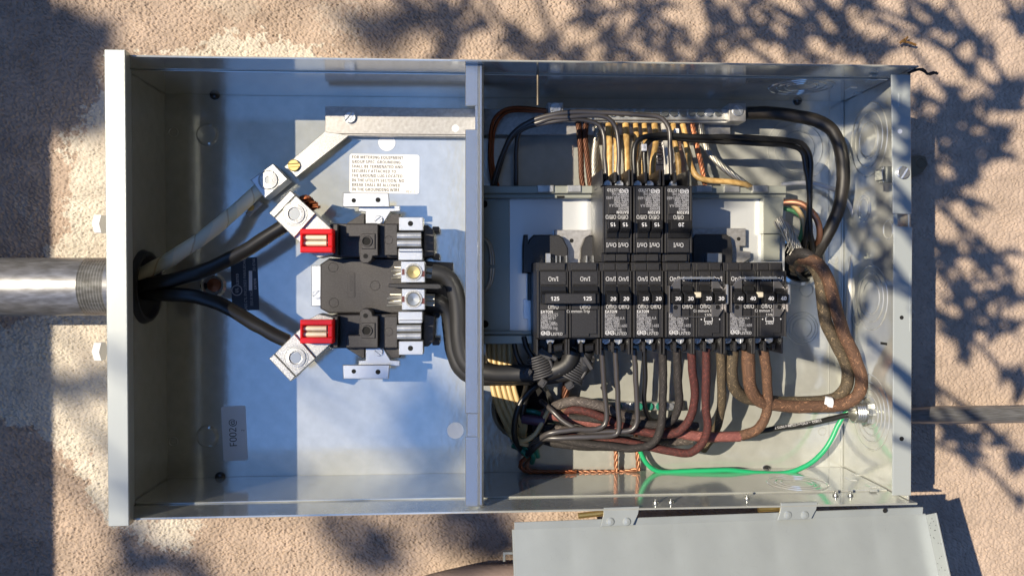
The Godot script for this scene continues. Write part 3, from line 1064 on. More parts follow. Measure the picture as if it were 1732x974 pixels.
# ---------- meter socket
func meter_socket() -> void:
	var s := thing("meter_socket", "black plastic meter socket block with metal jaws in the left compartment", "meter socket", P(630, 485, 1))
	var mb := MB.new()
	# foot and middle plate
	ppx(mb, [[541, 447], [556, 437], [690, 437], [690, 530], [556, 530], [541, 522]], 1, 34, 1.2)
	ppx(mb, [[690, 440], [766, 444], [766, 472], [750, 530], [690, 530]], 1, 18, 0.8)
	obj("base", mb, M.socket_plastic, s)
	mb = MB.new()
	bpx(mb, 526, 449, 543, 518, 1, 14, 0.6)
	var tb := obj("foot", mb, M.zinc, s)
	screw("screw", 536, 498, 14, 4.2, 1.6, 0.8, M.zinc, tb)
	mb = MB.new()
	for q in [[563, 452], [634, 483], [564, 512]]:
		ring(mb, P(q[0], q[1], 34), Vector3(0, 0, 1), 0.0042, 0.35, 0.3)
	bpx(mb, 587, 461, 600, 503, 33.9, 34.4, 0.2)
	bpx(mb, 589, 463, 598, 501, 34.3, 34.5, 0.1)
	var em := obj("moulded_mark", mb, M.socket_plastic, s)
	text("97-52213", 2.2, P(594, 480, 34.6), M.ink, em, PI / 2)
	for k in [1, -1]:
		# k = 1: the upper pole in the picture, -1: the lower one
		var y := func(v: float) -> float: return v if k > 0 else 967.0 - v
		mb = MB.new()
		ppx(mb, [[545, y.call(386)], [562, y.call(378)], [600, y.call(378)], [672, y.call(378)], [672, y.call(436)], [560, y.call(434)], [545, y.call(428)]], 1, 46, 0.8)
		ppx(mb, [[563, y.call(379)], [571, y.call(379)], [571, y.call(432)], [563, y.call(432)]], 46.1, 56, 0.6)
		ppx(mb, [[585, y.call(379)], [639, y.call(379)], [639, y.call(432)], [630, y.call(433)], [628, y.call(440)], [622, y.call(445)], [613, y.call(445)], [608, y.call(440)], [608, y.call(400)], [585, y.call(400)]], 30, 56, 0.6)
		ppx(mb, [[611, y.call(395)], [634, y.call(395)], [634, y.call(421)], [611, y.call(421)]], 56.1, 57.2, 0.5)
		bpx(mb, 650, min(y.call(379), y.call(432)), 672, max(y.call(379), y.call(432)), 46.1, 55, 0.6)
		ppx(mb, [[716, y.call(381)], [724, y.call(381)], [733, y.call(389)], [735, y.call(432)], [716, y.call(436)]], 1, 44, 0.8)
		bpx(mb, 672, min(y.call(381), y.call(436)), 717, max(y.call(381), y.call(436)), 1, 36, 0.6)
		for q in [[731, 388], [731, 434]]:
			bpx(mb, q[0], y.call(q[1]) - 5, q[0] + 12, y.call(q[1]) + 5, 4, 26, 0.6)
		ppx(mb, [[584, y.call(379)], [612, y.call(361)], [616, y.call(361)], [616, y.call(379)]], 6, 36, 0.5)
		ppx(mb, [[648, y.call(379)], [662, y.call(361)], [676, y.call(362)], [676, y.call(379)]], 6, 36, 0.5)
		var hs := obj("pole_housing", mb, M.socket_plastic, s)
		mb = MB.new()
		ring(mb, P(620, y.call(408), 57), Vector3(0, 0, 1), 0.0042, 0.9, 1.4)
		ring(mb, P(657, y.call(406), 55), Vector3(0, 0, 1), 0.0035, 0.3, 0.3)
		obj("boss", mb, M.socket_plastic, hs)
		hole(620, y.call(408), 57.1, 3.3, hs)
		hole(618, y.call(433), 56.0, 2.1, hs)
		# jaws on the load side
		mb = MB.new()
		bpx(mb, 674, min(y.call(367), y.call(390)), 715.5, max(y.call(367), y.call(390)), 36.1, 58, 0.5)
		var jp := obj("jaw_plate", mb, M.zinc, s)
		hole(694, y.call(378), 58.0, 2.3, jp)
		mb = MB.new()
		bpx(mb, 673, min(y.call(422), y.call(440)), 714.5, max(y.call(422), y.call(440)), 36.1, 57, 0.5)
		bpx(mb, 673, min(y.call(420), y.call(426)), 714.5, max(y.call(420), y.call(426)), 56, 60, 0.8)
		obj("jaw_plate", mb, M.zinc, s)
		mb = MB.new()
		for q in [[392.5, 404], [405, 417.5]]:
			var ya := P(690, y.call(q[0]), 62).y
			var yb := P(690, y.call(q[1]), 62).y
			var cx0 := P(671, y.call(400), 62).x
			var cx1 := P(711.5, y.call(400), 62).x
			var pth := PackedVector3Array([Vector3(cx0, (ya + yb) / 2, 0.058), Vector3((cx0 + cx1) / 2, (ya + yb) / 2, 0.058), Vector3(cx1, (ya + yb) / 2, 0.058)])
			mb.sweep(pth, [absf(ya - yb) / 2], 14, true)
			mb.box(Vector3((cx0 + cx1) / 2, (ya + yb) / 2, 0.046), Vector3(cx1 - cx0, absf(ya - yb) * 0.9, 0.02), 0.0003)
		obj("jaw", mb, M.galvanised, s)
		# line side lug
		mb = MB.new()
		ppx(mb, [[456, y.call(360)], [491, y.call(323)], [566, y.call(392)], [563, y.call(430)], [538, y.call(436)], [524, y.call(428)]], 34, 58, 0.5)
		ppx(mb, [[454.5, y.call(360.5)], [490.5, y.call(322)], [499, y.call(330)], [463, y.call(368)]], 34, 60.5, 0.5)
		ppx(mb, [[464, y.call(369)], [500, y.call(331)], [533, y.call(361)], [497, y.call(402)]], 57, 61, 0.5)
		var lg := obj("line_lug", mb, M.aluminium, s)
		mb = MB.new()
		var lc := P(498 if k > 0 else 500, y.call(362), 61)
		mb.lathe(lc, Vector3(0, 0, 1), [Vector2(0.0106, 0), Vector2(0.0104, 0.0005), Vector2(0.0096, 0.0005), Vector2(0.0094, -0.0004 + 0.0006), Vector2(0.0086, 0.0002), Vector2(0.0084, 0.0012), Vector2(0.0058, 0.0013), Vector2(0.0054, 0.0004), Vector2(0.005, 0.0003)], 36)
		obj("set_screw", mb, M.aluminium, lg)
		mb = MB.new()
		var hx := []
		for q in 6:
			hx.append(Vector2(lc.x + cos(q * TAU / 6 + 0.2) * 0.0051, lc.y + sin(q * TAU / 6 + 0.2) * 0.0051))
		mb.prism(hx, 0.061, 0.0614, 0.0)
		obj("hex_socket", mb, M.dark_zinc, lg)
		# red cap over the line side jaw
		mb = MB.new()
		var yo := 0.0 if k > 0 else 1.0
		var c0: float = y.call(387) + yo
		var c1: float = y.call(427) + yo
		var t0: float = min(c0, c1)
		var t1: float = max(c0, c1)
		ppx(mb, [[507, t0], [562, t0], [562, t0 + 9], [507, t0 + 9]], 58.2, 72, 0.8)
		ppx(mb, [[507, t1 - 10], [562, t1 - 10], [562, t1], [507, t1]], 58.2, 72, 0.8)
		ppx(mb, [[507, t0 + 9.2], [511, t0 + 9.2], [511, t1 - 10.2], [507, t1 - 10.2]], 58.2, 71.6, 0.6)
		ppx(mb, [[554, t0 + 9.2], [562, t0 + 9.2], [562, t1 - 10.2], [554, t1 - 10.2]], 58.2, 71.6, 0.8)
		obj("red_cap", mb, M.red_plastic, s)
		mb = MB.new()
		var ymid := (t0 + t1) / 2 - 0.5
		for sgn in [-1, 1]:
			var q0 := P(513, ymid + sgn * 5.2, 66)
			var q1 := P(552, ymid + sgn * 5.2, 66)
			mb.sweep(PackedVector3Array([q0, q0.lerp(q1, 0.5), q1]), [L(4.6, 66)], 12)
		obj("line_jaw", mb, M.jaw_white, s)
		# zinc mounting bracket
		mb = MB.new()
		var b0: float = y.call(326)
		var b1: float = y.call(350)
		ppx(mb, [[580, b0], [657, b0], [659, b1], [579, b1]], 40, 42, 0.6)
		ppx(mb, [[606, y.call(347)], [676, y.call(348)], [676, y.call(357)], [660, y.call(358)], [648, y.call(378)], [618, y.call(378)], [618, y.call(358)], [606, y.call(357)]], 33, 36.5, 0.4)
		bpx(mb, 606, min(y.call(346), y.call(350)), 655, max(y.call(346), y.call(350)), 33, 41.5, 0.4)
		var br := obj("bracket", mb, M.zinc, s)
		hole(598, y.call(339), 42.0, 2.0, br)
		hole(639, y.call(338), 42.0, 2.2, br)
		screw("screw", 640, y.call(372), 36.5, 4.0, 1.8, 0.7 * k, M.zinc, br)
		# load side cable lug
		mb = MB.new()
		var l0: float = 442.0 if k > 0 else 488.0
		bpx(mb, 677.5 if k > 0 else 679, l0, 718.5, l0 + 36, 36, 60, 0.5)
		var ll := obj("load_lug", mb, M.zinc, s)
		mb = MB.new()
		var sc := P(699, l0 + 18, 60)
		mb.lathe(sc, Vector3(0, 0, 1), [Vector2(0.0078, 0), Vector2(0.0076, 0.0008), Vector2(0.0064, 0.0008), Vector2(0.0062, 0.0003), Vector2(0.0055, 0.0014), Vector2(0.0052, -0.0002 + 0.0006)], 32)
		obj("set_screw", mb, M.aluminium, ll)
		mb = MB.new()
		mb.lathe(sc, Vector3(0, 0, 1), [Vector2(0.0053, 0.0008), Vector2(0, 0.0003)], 24)
		obj("screw_recess", mb, M.brass if k > 0 else M.dark_zinc, ll)
		mb = MB.new()
		bpx(mb, 679.5, l0 + 13, 684, l0 + 23, 59.9, 60.12, 0.0)
		bpx(mb, 709, l0 + 16, 718, l0 + 26, 59.9, 60.12, 0.0)
		obj("paint_mark", mb, M.maroon, ll)
		mb = MB.new()
		for q in 6:
			var qy := l0 + 10 + q * 3.4
			var qa := P(679, qy, 50)
			var qb := P(668 - (q % 3) * 3 - (8 if k < 0 else 0), qy + (q % 2) * 2, 48 + (q % 3) * 2)
			mb.sweep(PackedVector3Array([qa, qa.lerp(qb, 0.5), qb]), [0.0012], 7)
			qa = P(716, qy, 48)
			qb = P(735, qy + 1, 46 + (q % 3) * 2)
			mb.sweep(PackedVector3Array([qa, qa.lerp(qb, 0.5), qb]), [0.0012], 7)
		obj("strand", mb, M.strand_grey, ll)
	mb = MB.new()
	ppx(mb, [[657, 480], [740, 480], [746, 482], [746, 488], [740, 489], [680, 487], [657, 486]], 30, 66, 0.5)
	obj("barrier", mb, M.black_plastic, s)

# ---------- neutral strap, lugs and bars
func neutral_assembly() -> void:
	var s := thing("neutral_strap", "long flat tin-plated strap running behind the divider along the panel's top side", "neutral strap", P(680, 204, 2))
	var mb := MB.new()
	ppx(mb, [[550, 180], [808, 184], [808, 228], [549, 226]], 8, 10.5, 0.4)
	ppx(mb, [[808, 184], [1236, 190], [1236, 228], [808, 228]], 8, 10.5, 0.4)
	obj("strap", mb, M.tin_strap, s)
	mb = MB.new()
	ppx(mb, [[549, 226.5], [806, 228.5], [806, 231], [549, 229]], 1, 10.3, 0.3)
	obj("folded_edge", mb, M.tin_strap, s)
	screw("screw", 592, 199, 10.5, 5.6, 2.4, 0.9, M.zinc, s)
	hole(770, 217, 10.5, 3.3, s, M.sticker_pale)
	var d := thing("neutral_lug", "aluminium lug on a slanting strap clamping the white-taped cable", "lug", P(455, 306, 2))
	mb = MB.new()
	ppx(mb, [[549, 222], [590, 229], [499, 301], [480, 282]], 10.7, 13, 0.4)
	obj("strap", mb, M.aluminium, d)
	screw("screw", 497, 280, 13, 5.6, 2.4, 0.1, M.brass, d)
	mb = MB.new()
	ppx(mb, [[423.5, 304], [461, 276.5], [486, 303], [447, 335.5]], 8, 28, 0.6)
	obj("lug_block", mb, M.zinc, d)
	mb = MB.new()
	mb.lathe(P(454, 304.5, 28), Vector3(0, 0, 1), [Vector2(0.0098, 0), Vector2(0.0096, 0.0004), Vector2(0.0088, 0.0004), Vector2(0.0086, 0.0), Vector2(0.0080, 0.0), Vector2(0.0078, 0.0012), Vector2(0.0036, 0.0014), Vector2(0.0034, 0.0006), Vector2(0, 0.0004)], 32)
	obj("set_screw", mb, M.aluminium, d)
	hole(454, 305, 28.7, 3.2, d, M.dark_zinc, "hex_socket")
	mb = MB.new()
	ppx(mb, [[414, 360], [437, 338], [444, 345], [420, 366]], 9, 13, 0.4)
	var tg := obj("tab", mb, M.tin_strap, d)
	screw("screw", 423, 351, 13, 3.4, 1.5, 0.4, M.brass, tg)

	var n := thing("neutral_bar", "long terminal bar with a row of screws above the breakers", "terminal bar", P(1090, 194, 10))
	mb = MB.new()
	ppx(mb, [[936, 182], [1236, 184], [1236, 203], [936, 203]], 12, 25, 0.6)
	ppx(mb, [[990, 203.3], [1236, 203.3], [1230, 208], [990, 207]], 12, 22, 0.5)
	obj("bar", mb, M.galvanised, n)
	for k in 18:
		mb = MB.new()
		var o := P(961 + k * 14.9, 191.5 - 0.05 * k, 25)
		mb.disc_head(o, 0.0037, 0.0026, rng.randf() * PI)
		obj("terminal_screw", mb, M.zinc if k == 16 else M.dark_zinc, n)
	for q in [[926.5, 172.5, 953, 194, 1.0], [1234, 174, 1262.5, 205, -0.9]]:
		mb = MB.new()
		bpx(mb, q[0], q[1], q[2], q[3], 11, 33, 0.6)
		var lb := obj("end_lug", mb, M.tin_strap, n)
		screw("set_screw", (q[0] + q[2]) / 2, (q[1] + min(q[3], q[1] + 26)) / 2, 33, 5.2, 1.6, q[4], M.zinc, lb)
	var g := thing("ground_bar", "short ground bar with green and silver screws below the breakers", "terminal bar", P(1090, 687, 1))
	mb = MB.new()
	ppx(mb, [[985, 680], [1152, 680], [1152, 694], [985, 694]], 2, 10, 0.5)
	obj("bar", mb, M.galvanised, g)
	mb = MB.new()
	ppx(mb, [[1140, 678], [1157, 678], [1159, 694], [1140, 695]], 2, 7, 0.5)
	obj("end_cap", mb, M.black_plastic, g)
	for k in 9:
		mb = MB.new()
		mb.disc_head(P(993 + k * 17.5, 687, 10), 0.0037, 0.003, rng.randf() * PI)
		obj("terminal_screw", mb, M.zinc if k in [4, 8] else M.green_dark, g)

# ---------- breaker tray
func breaker_tray() -> void:
	var t := thing("breaker_tray", "galvanised and white steel tray with bus bars that carries the breakers", "breaker tray", P(1070, 450, 2))
	var mb := MB.new()
	ppx(mb, [[816, 330], [1330, 330], [1326, 566], [816, 566]], 14, 16, 0.3)
	obj("pan", mb, M.white_pan, t)
	mb = MB.new()
	ppx(mb, [[800, 338], [862, 338], [862, 560], [800, 560]], 16.2, 20, 0.4)
	obj("side_plate", mb, M.paint_rail, t)
	mb = MB.new()
	ppx(mb, [[1292, 332], [1327, 333], [1324, 395], [1292, 395]], 16.2, 27, 0.5)
	ppx(mb, [[1292, 396], [1326, 394], [1320, 404], [1320, 440], [1292, 440]], 16.2, 23, 0.5)
	obj("side_plate", mb, M.paint_rail, t)
	# rails with folded tabs
	mb = MB.new()
	ppx(mb, [[800, 314], [1331, 314], [1331, 327], [800, 327]], 8, 32, 0.6)
	ppx(mb, [[800, 327.5], [1331, 327.5], [1330, 335], [800, 335]], 8, 27, 0.6)
	obj("rail", mb, M.paint_rail, t)
	for x in [[909, 937], [960, 983], [1178, 1205], [1226, 1252], [1274, 1300]]:
		mb = MB.new()
		ppx(mb, [[x[0], 313], [x[1], 313], [x[1], 325], [x[0], 325]], 32.1, 34, 0.5)
		obj("tab", mb, M.galvanised, t)
	mb = MB.new()
	ppx(mb, [[800, 567], [930, 567], [930, 582], [800, 582]], 8, 34, 0.8)
	ppx(mb, [[800, 560], [930, 560], [930, 566], [800, 566]], 8, 28, 0.5)
	obj("rail", mb, M.paint_rail, t)
	mb = MB.new()
	for r in [[9.0, 20.0], [6.6, 21.5]]:
		var pth := PackedVector3Array()
		var o := P(818, 448, r[1])
		for k in 33:
			var a := TAU * k / 32
			pth.append(o + Vector3(cos(a) * r[0] * MM, sin(a) * 0.021 + signf(sin(a)) * 0.003, 0))
		mb.sweep(pth, [0.0016], 6, false)
	obj("slot_rim", mb, M.galvanised, t)
	hole(818, 345, 20.0, 3.6, t)
	hole(820, 548, 20.0, 3.4, t)
	mb = MB.new()
	bpx(mb, 942, 331, 955, 335, 27.05, 27.4, 0.1)
	obj("slot", mb, M.void_black, t)
	# bus bars and black insulators
	mb = MB.new()
	ppx(mb, [[938, 389], [1020, 389], [1020, 446], [938, 446]], 16.2, 24, 0.4)
	var bb := obj("bus_bar", mb, M.tin_strap, t)
	hole(967, 407, 24, 1.9, bb)
	mb = MB.new()
	ppx(mb, [[1172, 386], [1262, 386], [1262, 416], [1252, 416], [1252, 424], [1270, 426], [1270, 437], [1258, 444], [1172, 446]], 16.2, 24, 0.4)
	bb = obj("bus_bar", mb, M.tin_strap, t)
	hole(1250, 404, 24, 1.8, bb)
	mb = MB.new()
	ppx(mb, [[884, 415], [886, 397], [893, 397], [893, 413], [896, 404], [903, 397], [945, 397], [953, 403], [961, 420], [961, 450], [930, 462], [884, 462]], 24.2, 34, 1.0)
	ppx(mb, [[983, 420], [990, 402], [998, 397], [1006, 400], [1014, 420], [1014, 446], [983, 446]], 24.2, 34, 1.0)
	bpx(mb, 893, 462, 908, 508, 16.2, 26, 0.5)
	obj("insulator", mb, M.black_plastic, t)
	mb = MB.new()
	ppx(mb, [[1172, 446], [1172, 402], [1178, 396], [1230, 396], [1237, 402], [1240, 418], [1240, 446]], 24.2, 34, 1.0)
	obj("insulator", mb, M.black_plastic, t)
	mb = MB.new()
	bpx(mb, 1196, 428, 1222, 444, 34.1, 42, 0.5)
	obj("bus_stab", mb, M.zinc, t)
	mb = MB.new()
	bpx(mb, 923, 428, 932, 446, 34.1, 44, 0.5)
	for x in [940, 947, 958, 992, 1003]:
		bpx(mb, x, 432, x + 1.6, 446, 34.1, 40, 0.2)
	obj("bus_stab", mb, M.zinc, t)
	mb = MB.new()
	ppx(mb, [[885, 506], [908, 506], [908, 560], [893, 560], [893, 540], [885, 538]], 16.1, 17, 0.2)
	obj("bus_foot", mb, M.zinc, t)

# ---------- breakers
func tiny_print(parent: Node, x: float, y: float, rows: Array, z: float) -> void:
	for i in rows.size():
		text(rows[i], 1.0, Vector3(x, y - i * 1.62, z) * MM, M.print_dim, parent, 0, HORIZONTAL_ALIGNMENT_LEFT, false, 0.8)

func emblems(parent: Node, x: float, y: float, z: float) -> void:
	for k in 2:
		var mb := MB.new()
		var o := Vector3(x + k * 4.1, y, z) * MM
		mb.lathe(o, Vector3(0, 0, 1), [Vector2(0.0019, 0), Vector2(0.0019, 0.00006), Vector2(0.0015, 0.00006), Vector2(0.0015, 0)], 20)
		obj("emblem", mb, M.print, parent)
		text(["SA", "UL"][k], 1.3, o + Vector3(0, 0, 0.00003), M.print, parent, 0, HORIZONTAL_ALIGNMENT_CENTER, true)
	text("LISTED", 0.8, Vector3(x + 6.6, y - 0.8, z) * MM, M.print, parent, 0, HORIZONTAL_ALIGNMENT_LEFT)

func breaker(label: String, x0: float, x1: float, flip: bool, poles: Array, spec: Dictionary) -> Node3D:
	var ymid := 443.0
	var a := P(x0, ymid, 92)
	var b := P(x1, ymid, 92)
	var w := (b.x - a.x) / MM
	var o := Vector3((a.x + b.x) / 2, a.y + (-0.0002 if not flip else 0.0002), 0.0)
	var t := thing("circuit_breaker", label, "circuit breaker", o, "circuit breakers in the panel", Basis(Vector3(0, 0, 1), PI) if flip else Basis())
	if not flip:
		t.transform = PLATE * Transform3D(Basis(), o)
		t.set_meta("off", Vector3.ZERO)
	var along := Transform3D(Basis(Vector3(0, 1, 0), Vector3(0, 0, 1), Vector3(1, 0, 0)), Vector3())
	var np := poles.size()
	var pw := w / np
	for i in np:
		var L0 := -w / 2 + i * pw
		var L1 := L0 + pw
		var mb := MB.new()
		mb.xf = along
		# the pole's case: bus end, raised face, terminal end
		var prof := [Vector2(-0.1, 26), Vector2(-0.1, 82), Vector2(-7.2, 84), Vector2(-7.5, 90.6), Vector2(-63.5, 90.6), Vector2(-64, 80), Vector2(-66.0, 78), Vector2(-66.2, 72), Vector2(-65.5, 66), Vector2(-64.5, 48), Vector2(-75, 46), Vector2(-75, 26)]
		var pp := []
		for q in prof:
			pp.append(q * MM)
		mb.prism(pp, (L0 + 0.15) * MM, (L1 - 0.15) * MM, 0.0004, true)
		mb.xf = Transform3D()
		# side rails and fins of the terminal end
		mb.box(Vector3(L0 + 1.2, -35.5, 91.2) * MM, Vector3(1.7, 56.4, 2.2) * MM, 0.0005)
		mb.box(Vector3(L1 - 1.0, -35.5, 90.9) * MM, Vector3(1.3, 56.4, 1.6) * MM, 0.0004)
		for q in [L0 + 1.0, L1 - 1.0]:
			mb.box(Vector3(q, -72.0, 57) * MM, Vector3(1.6, 14.0, 54) * MM, 0.0004)
		mb.box(Vector3(L0 + pw * 0.47, -73, 55) * MM, Vector3(2.6, 9.0, 46) * MM, 0.0005)
		var cs := obj("case", mb, M.black_plastic, t)
		var hs: Array = poles[i].handles
		var nh := hs.size()
		var f0 := L0 + 2.6
		var f1 := L1 - 2.0
		var hw := (f1 - f0) / nh
		for k in nh:
			var c0 := f0 + k * hw
			var c1 := c0 + hw
			mb = MB.new()
			mb.box(Vector3((c0 + c1) / 2, -3.8, 84.4) * MM, Vector3(hw - 0.5, 6.2, 1.6) * MM, 0.0004)
			mb.box(Vector3((c0 + c1) / 2, -13.4, 91.4) * MM, Vector3(hw - 0.5, 11.2, 2.0) * MM, 0.0004)
			obj("face_panel", mb, M.black_plastic, cs)
			text("On/I", 3.5, Vector3((c0 + c1) / 2, -14.2, 92.46) * MM, M.print, cs, 0, HORIZONTAL_ALIGNMENT_CENTER, false, 0.88)
			text("Off/O", 3.3, Vector3((c0 + c1) / 2 + (0.4 if nh > 1 else 0.0), -37.8, 92.26) * MM, M.print, cs, 0, HORIZONTAL_ALIGNMENT_CENTER, false, 0.78)
			# handle
			mb = MB.new()
			mb.xf = along
			var hp := [Vector2(-19.6, 89), Vector2(-20.4, 94), Vector2(-24, 95), Vector2(-26.6, 101.4), Vector2(-27.2, 102.4), Vector2(-34.0, 102.4), Vector2(-34.6, 101), Vector2(-34.6, 89)]
			pp = []
			for q in hp:
				pp.append(q * MM)
			mb.prism(pp, (c0 + 0.5) * MM, (c1 - (1.0 if nh > 1 else 0.6)) * MM, 0.0004, true)
			var hd := obj("handle", mb, M.black_gloss, t)
			text(hs[k], 3.2 if hs[k].length() < 3 else 3.0, Vector3((c0 + c1) / 2 + 0.3, -30.7, 102.5) * MM, M.print, hd, 0, HORIZONTAL_ALIGNMENT_CENTER, true)
			# terminal screw
			mb = MB.new()
			mb.disc_head(Vector3((c0 + c1) / 2 - 0.5, -67.3, 71.0) * MM, 0.0036, 0.0016, 0.5 + k + i)
			obj("terminal_screw", mb, M.zinc, t)
			mb = MB.new()
			mb.prism([Vector2(c0 + hw * 0.55, -71) * MM, Vector2(c1 - 0.6, -69.8) * MM, Vector2(c1 - 0.8, -76) * MM, Vector2(c0 + hw * 0.62, -77) * MM], 0.05, 0.0755, 0.0012)
			obj("wire_clamp", mb, M.black_gloss, t)
		# label panel
		mb = MB.new()
		var lx1 := f1 - (3.0 if nh > 1 else 1.2)
		mb.prism([Vector2(f0, -40.1) * MM, Vector2(lx1, -40.1) * MM, Vector2(lx1, -60.5) * MM, Vector2(lx1 - 6.5, -60.5) * MM, Vector2(lx1 - 6.5, -62.8) * MM, Vector2(f0, -62.8) * MM], 0.0904, 0.0921, 0.0004)
		mb.prism([Vector2(f0, -35.0) * MM, Vector2(f1, -35.0) * MM, Vector2(f1, -39.9) * MM, Vector2(f0, -39.9) * MM], 0.0904, 0.0922, 0.0004)
		var lb := obj("label_panel", mb, M.black_plastic, t)
		if poles[i].get("rows", []).size():
			text("EATON", 2.1, Vector3(f0 + 0.5, -41.6, 92.2) * MM, M.print, lb, 0, HORIZONTAL_ALIGNMENT_LEFT, true)
			tiny_print(lb, f0 + 0.5, -44.1, poles[i].rows, 92.15)
			emblems(lb, f0 + 2.6, -59.6, 92.15)
		if poles[i].get("trip", false):
			text("Common Trip", 1.1, Vector3(f0 + 5.4, -41.4, 92.16) * MM, M.print, lb)
		if poles[i].get("diagram", false):
			mb = MB.new()
			for q in [[8.6, -48.6, 0.5, 3.4], [15.4, -48.6, 0.5, 3.4], [12.0, -50.3, 6.8, 0.5], [9.0, -47.0, 1.6, 0.5], [15.0, -47.0, 1.6, 0.5]]:
				mb.box(Vector3(f0 + q[0] - 3.5, q[1], 92.15) * MM, Vector3(q[2], q[3], 0.08) * MM, 0.0)
			for q in [3.4, 19.2]:
				mb.lathe(Vector3(f0 + q - 1.0, -48.6, 92.12) * MM, Vector3(0, 0, 1), [Vector2(0.0006, 0), Vector2(0, 0.00005)], 10)
			obj("wiring_diagram", mb, M.print, lb)
			text("120V", 1.1, Vector3(f0 + 8.5, -45.2, 92.16) * MM, M.print, lb)
			text("240V", 1.1, Vector3(f0 + 8.5, -52.0, 92.16) * MM, M.print, lb)
	if spec.has("tie"):
		var mb := MB.new()
		mb.box(Vector3(0, -30.3, 103.3) * MM, Vector3(w - 12, 8.6, 3.4) * MM, 0.0006)
		var tb := obj("handle_tie", mb, M.black_plastic, t)
		for i in np:
			text("125", 3.3, Vector3(-w / 2 + (i + 0.5) * pw + 0.4, -30.4, 105.1) * MM, M.print, tb, 0, HORIZONTAL_ALIGNMENT_CENTER, true)
	if spec.has("clip"):
		# bent metal hold-down that ties the outer handles
		var mb := MB.new()
		var x := w / 2
		for s in [-1, 1]:
			var xo: float = s * (x - 2.6)
			var xi: float = s * (x - 12.8)
			mb.prism([Vector2(xi, -14.2) * MM, Vector2(xo - s * 6.5, -14.0) * MM, Vector2(xo, -22.6) * MM, Vector2(xo, -26.4) * MM, Vector2(xi, -26.4) * MM], 0.0932, 0.0945, 0.0003)
			mb.prism([Vector2(xi, -35.2) * MM, Vector2(xo, -35.2) * MM, Vector2(xo, -39.5) * MM, Vector2(xo - s * 4.5, -46.4) * MM, Vector2(xi, -46.4) * MM], 0.0932, 0.0945, 0.0003)
			mb.box(Vector3(xo + s * 0.7, -31, 96.5) * MM, Vector3(1.1, 22.5, 6.0) * MM, 0.0004)
		mb.box(Vector3(0.0, -46.2, 93.9) * MM, Vector3(2 * x - 22, 0.8, 1.5) * MM, 0.0002)
		var cl := obj("hold_down_clip", mb, M.clip_metal, t)
		mb = MB.new()
		mb.box(Vector3(-1.0, -13.4, 100.0) * MM, Vector3(2 * x - 25, 2.0, 11) * MM, 0.0005)
		mb.box(Vector3(x - 0.9, -27.2, 96.0) * MM, Vector3(2.4, 17, 7) * MM, 0.0012)
		obj("clip_bar", mb, M.zinc, cl)
		mb = MB.new()
		mb.box(Vector3(-0.3, -27.6, 98.5) * MM, Vector3(6.0, 4.6, 5.5) * MM, 0.0008)
		obj("handle_tie", mb, M.jaw_white, cl)
		for s in [-1, 1]:
			mb = MB.new()
			mb.disc_head(Vector3(s * (x - 8.0), -38.2, 94.5) * MM, 0.0019, 0.001, 0.6)
			obj("screw", mb, M.black_gloss, cl)
	return t

func breakers() -> void:
	var m := mat("clip_metal", lin(0.3, 0.29, 0.29), 0.3, 0.85)
	bump(m, noise_tex(5, 0.12, 128), 60.0, 0.006)
	var r1 := ["Type BR2125", "Type CF125", "120/240 V~", "CuAl", "HACR Type", "2 Pole  J-693", "40/60 C", "LR43556 Ing."]
	var r2 := ["KD2020", "AR2020", "Types BRD-A.A", "120/240 V~", "CuAl   SWD", "HACR Type", "2 Pole Unit J-693", "40/60 C-7", "LR43556 Ing."]
	breaker("black two-pole breaker marked 125, leftmost of the lower row", 908, 1016, false, [{"handles": ["125"], "rows": r1}, {"handles": ["125"], "trip": true}], {"tie": true})
	breaker("black tandem breaker marked 20 20 beside the 125 breaker", 1017, 1069.5, false, [{"handles": ["20", "20"], "rows": r2}], {})
	breaker("black tandem breaker marked 20 20 beside the clipped 30 breaker", 1071, 1123.5, false, [{"handles": ["20", "20"], "rows": r2}], {})
	breaker("black quad breaker marked 30 under a metal hold-down clip, beside the 40 one", 1125.5, 1228, false, [{"handles": ["30", "30"], "rows": r2}, {"handles": ["30", "30"], "trip": true, "diagram": true}], {"clip": true})
	breaker("black quad breaker marked 40 under a metal hold-down clip, rightmost in the row", 1229.5, 1332, false, [{"handles": ["40", "40"], "rows": r2}, {"handles": ["40", "40"], "trip": true, "diagram": true}], {"clip": true})
	breaker("upside-down tandem breaker marked 15 15 at the left of the upper row", 1020, 1070, true, [{"handles": ["15", "15"], "rows": r2}], {})
	breaker("upside-down tandem breaker marked 15 15 in the middle of the upper row", 1072, 1123, true, [{"handles": ["15", "15"], "rows": r2}], {})
	breaker("upside-down single breaker marked 20 at the right of the upper row", 1125, 1172, true, [{"handles": ["20"], "rows": r2}], {})

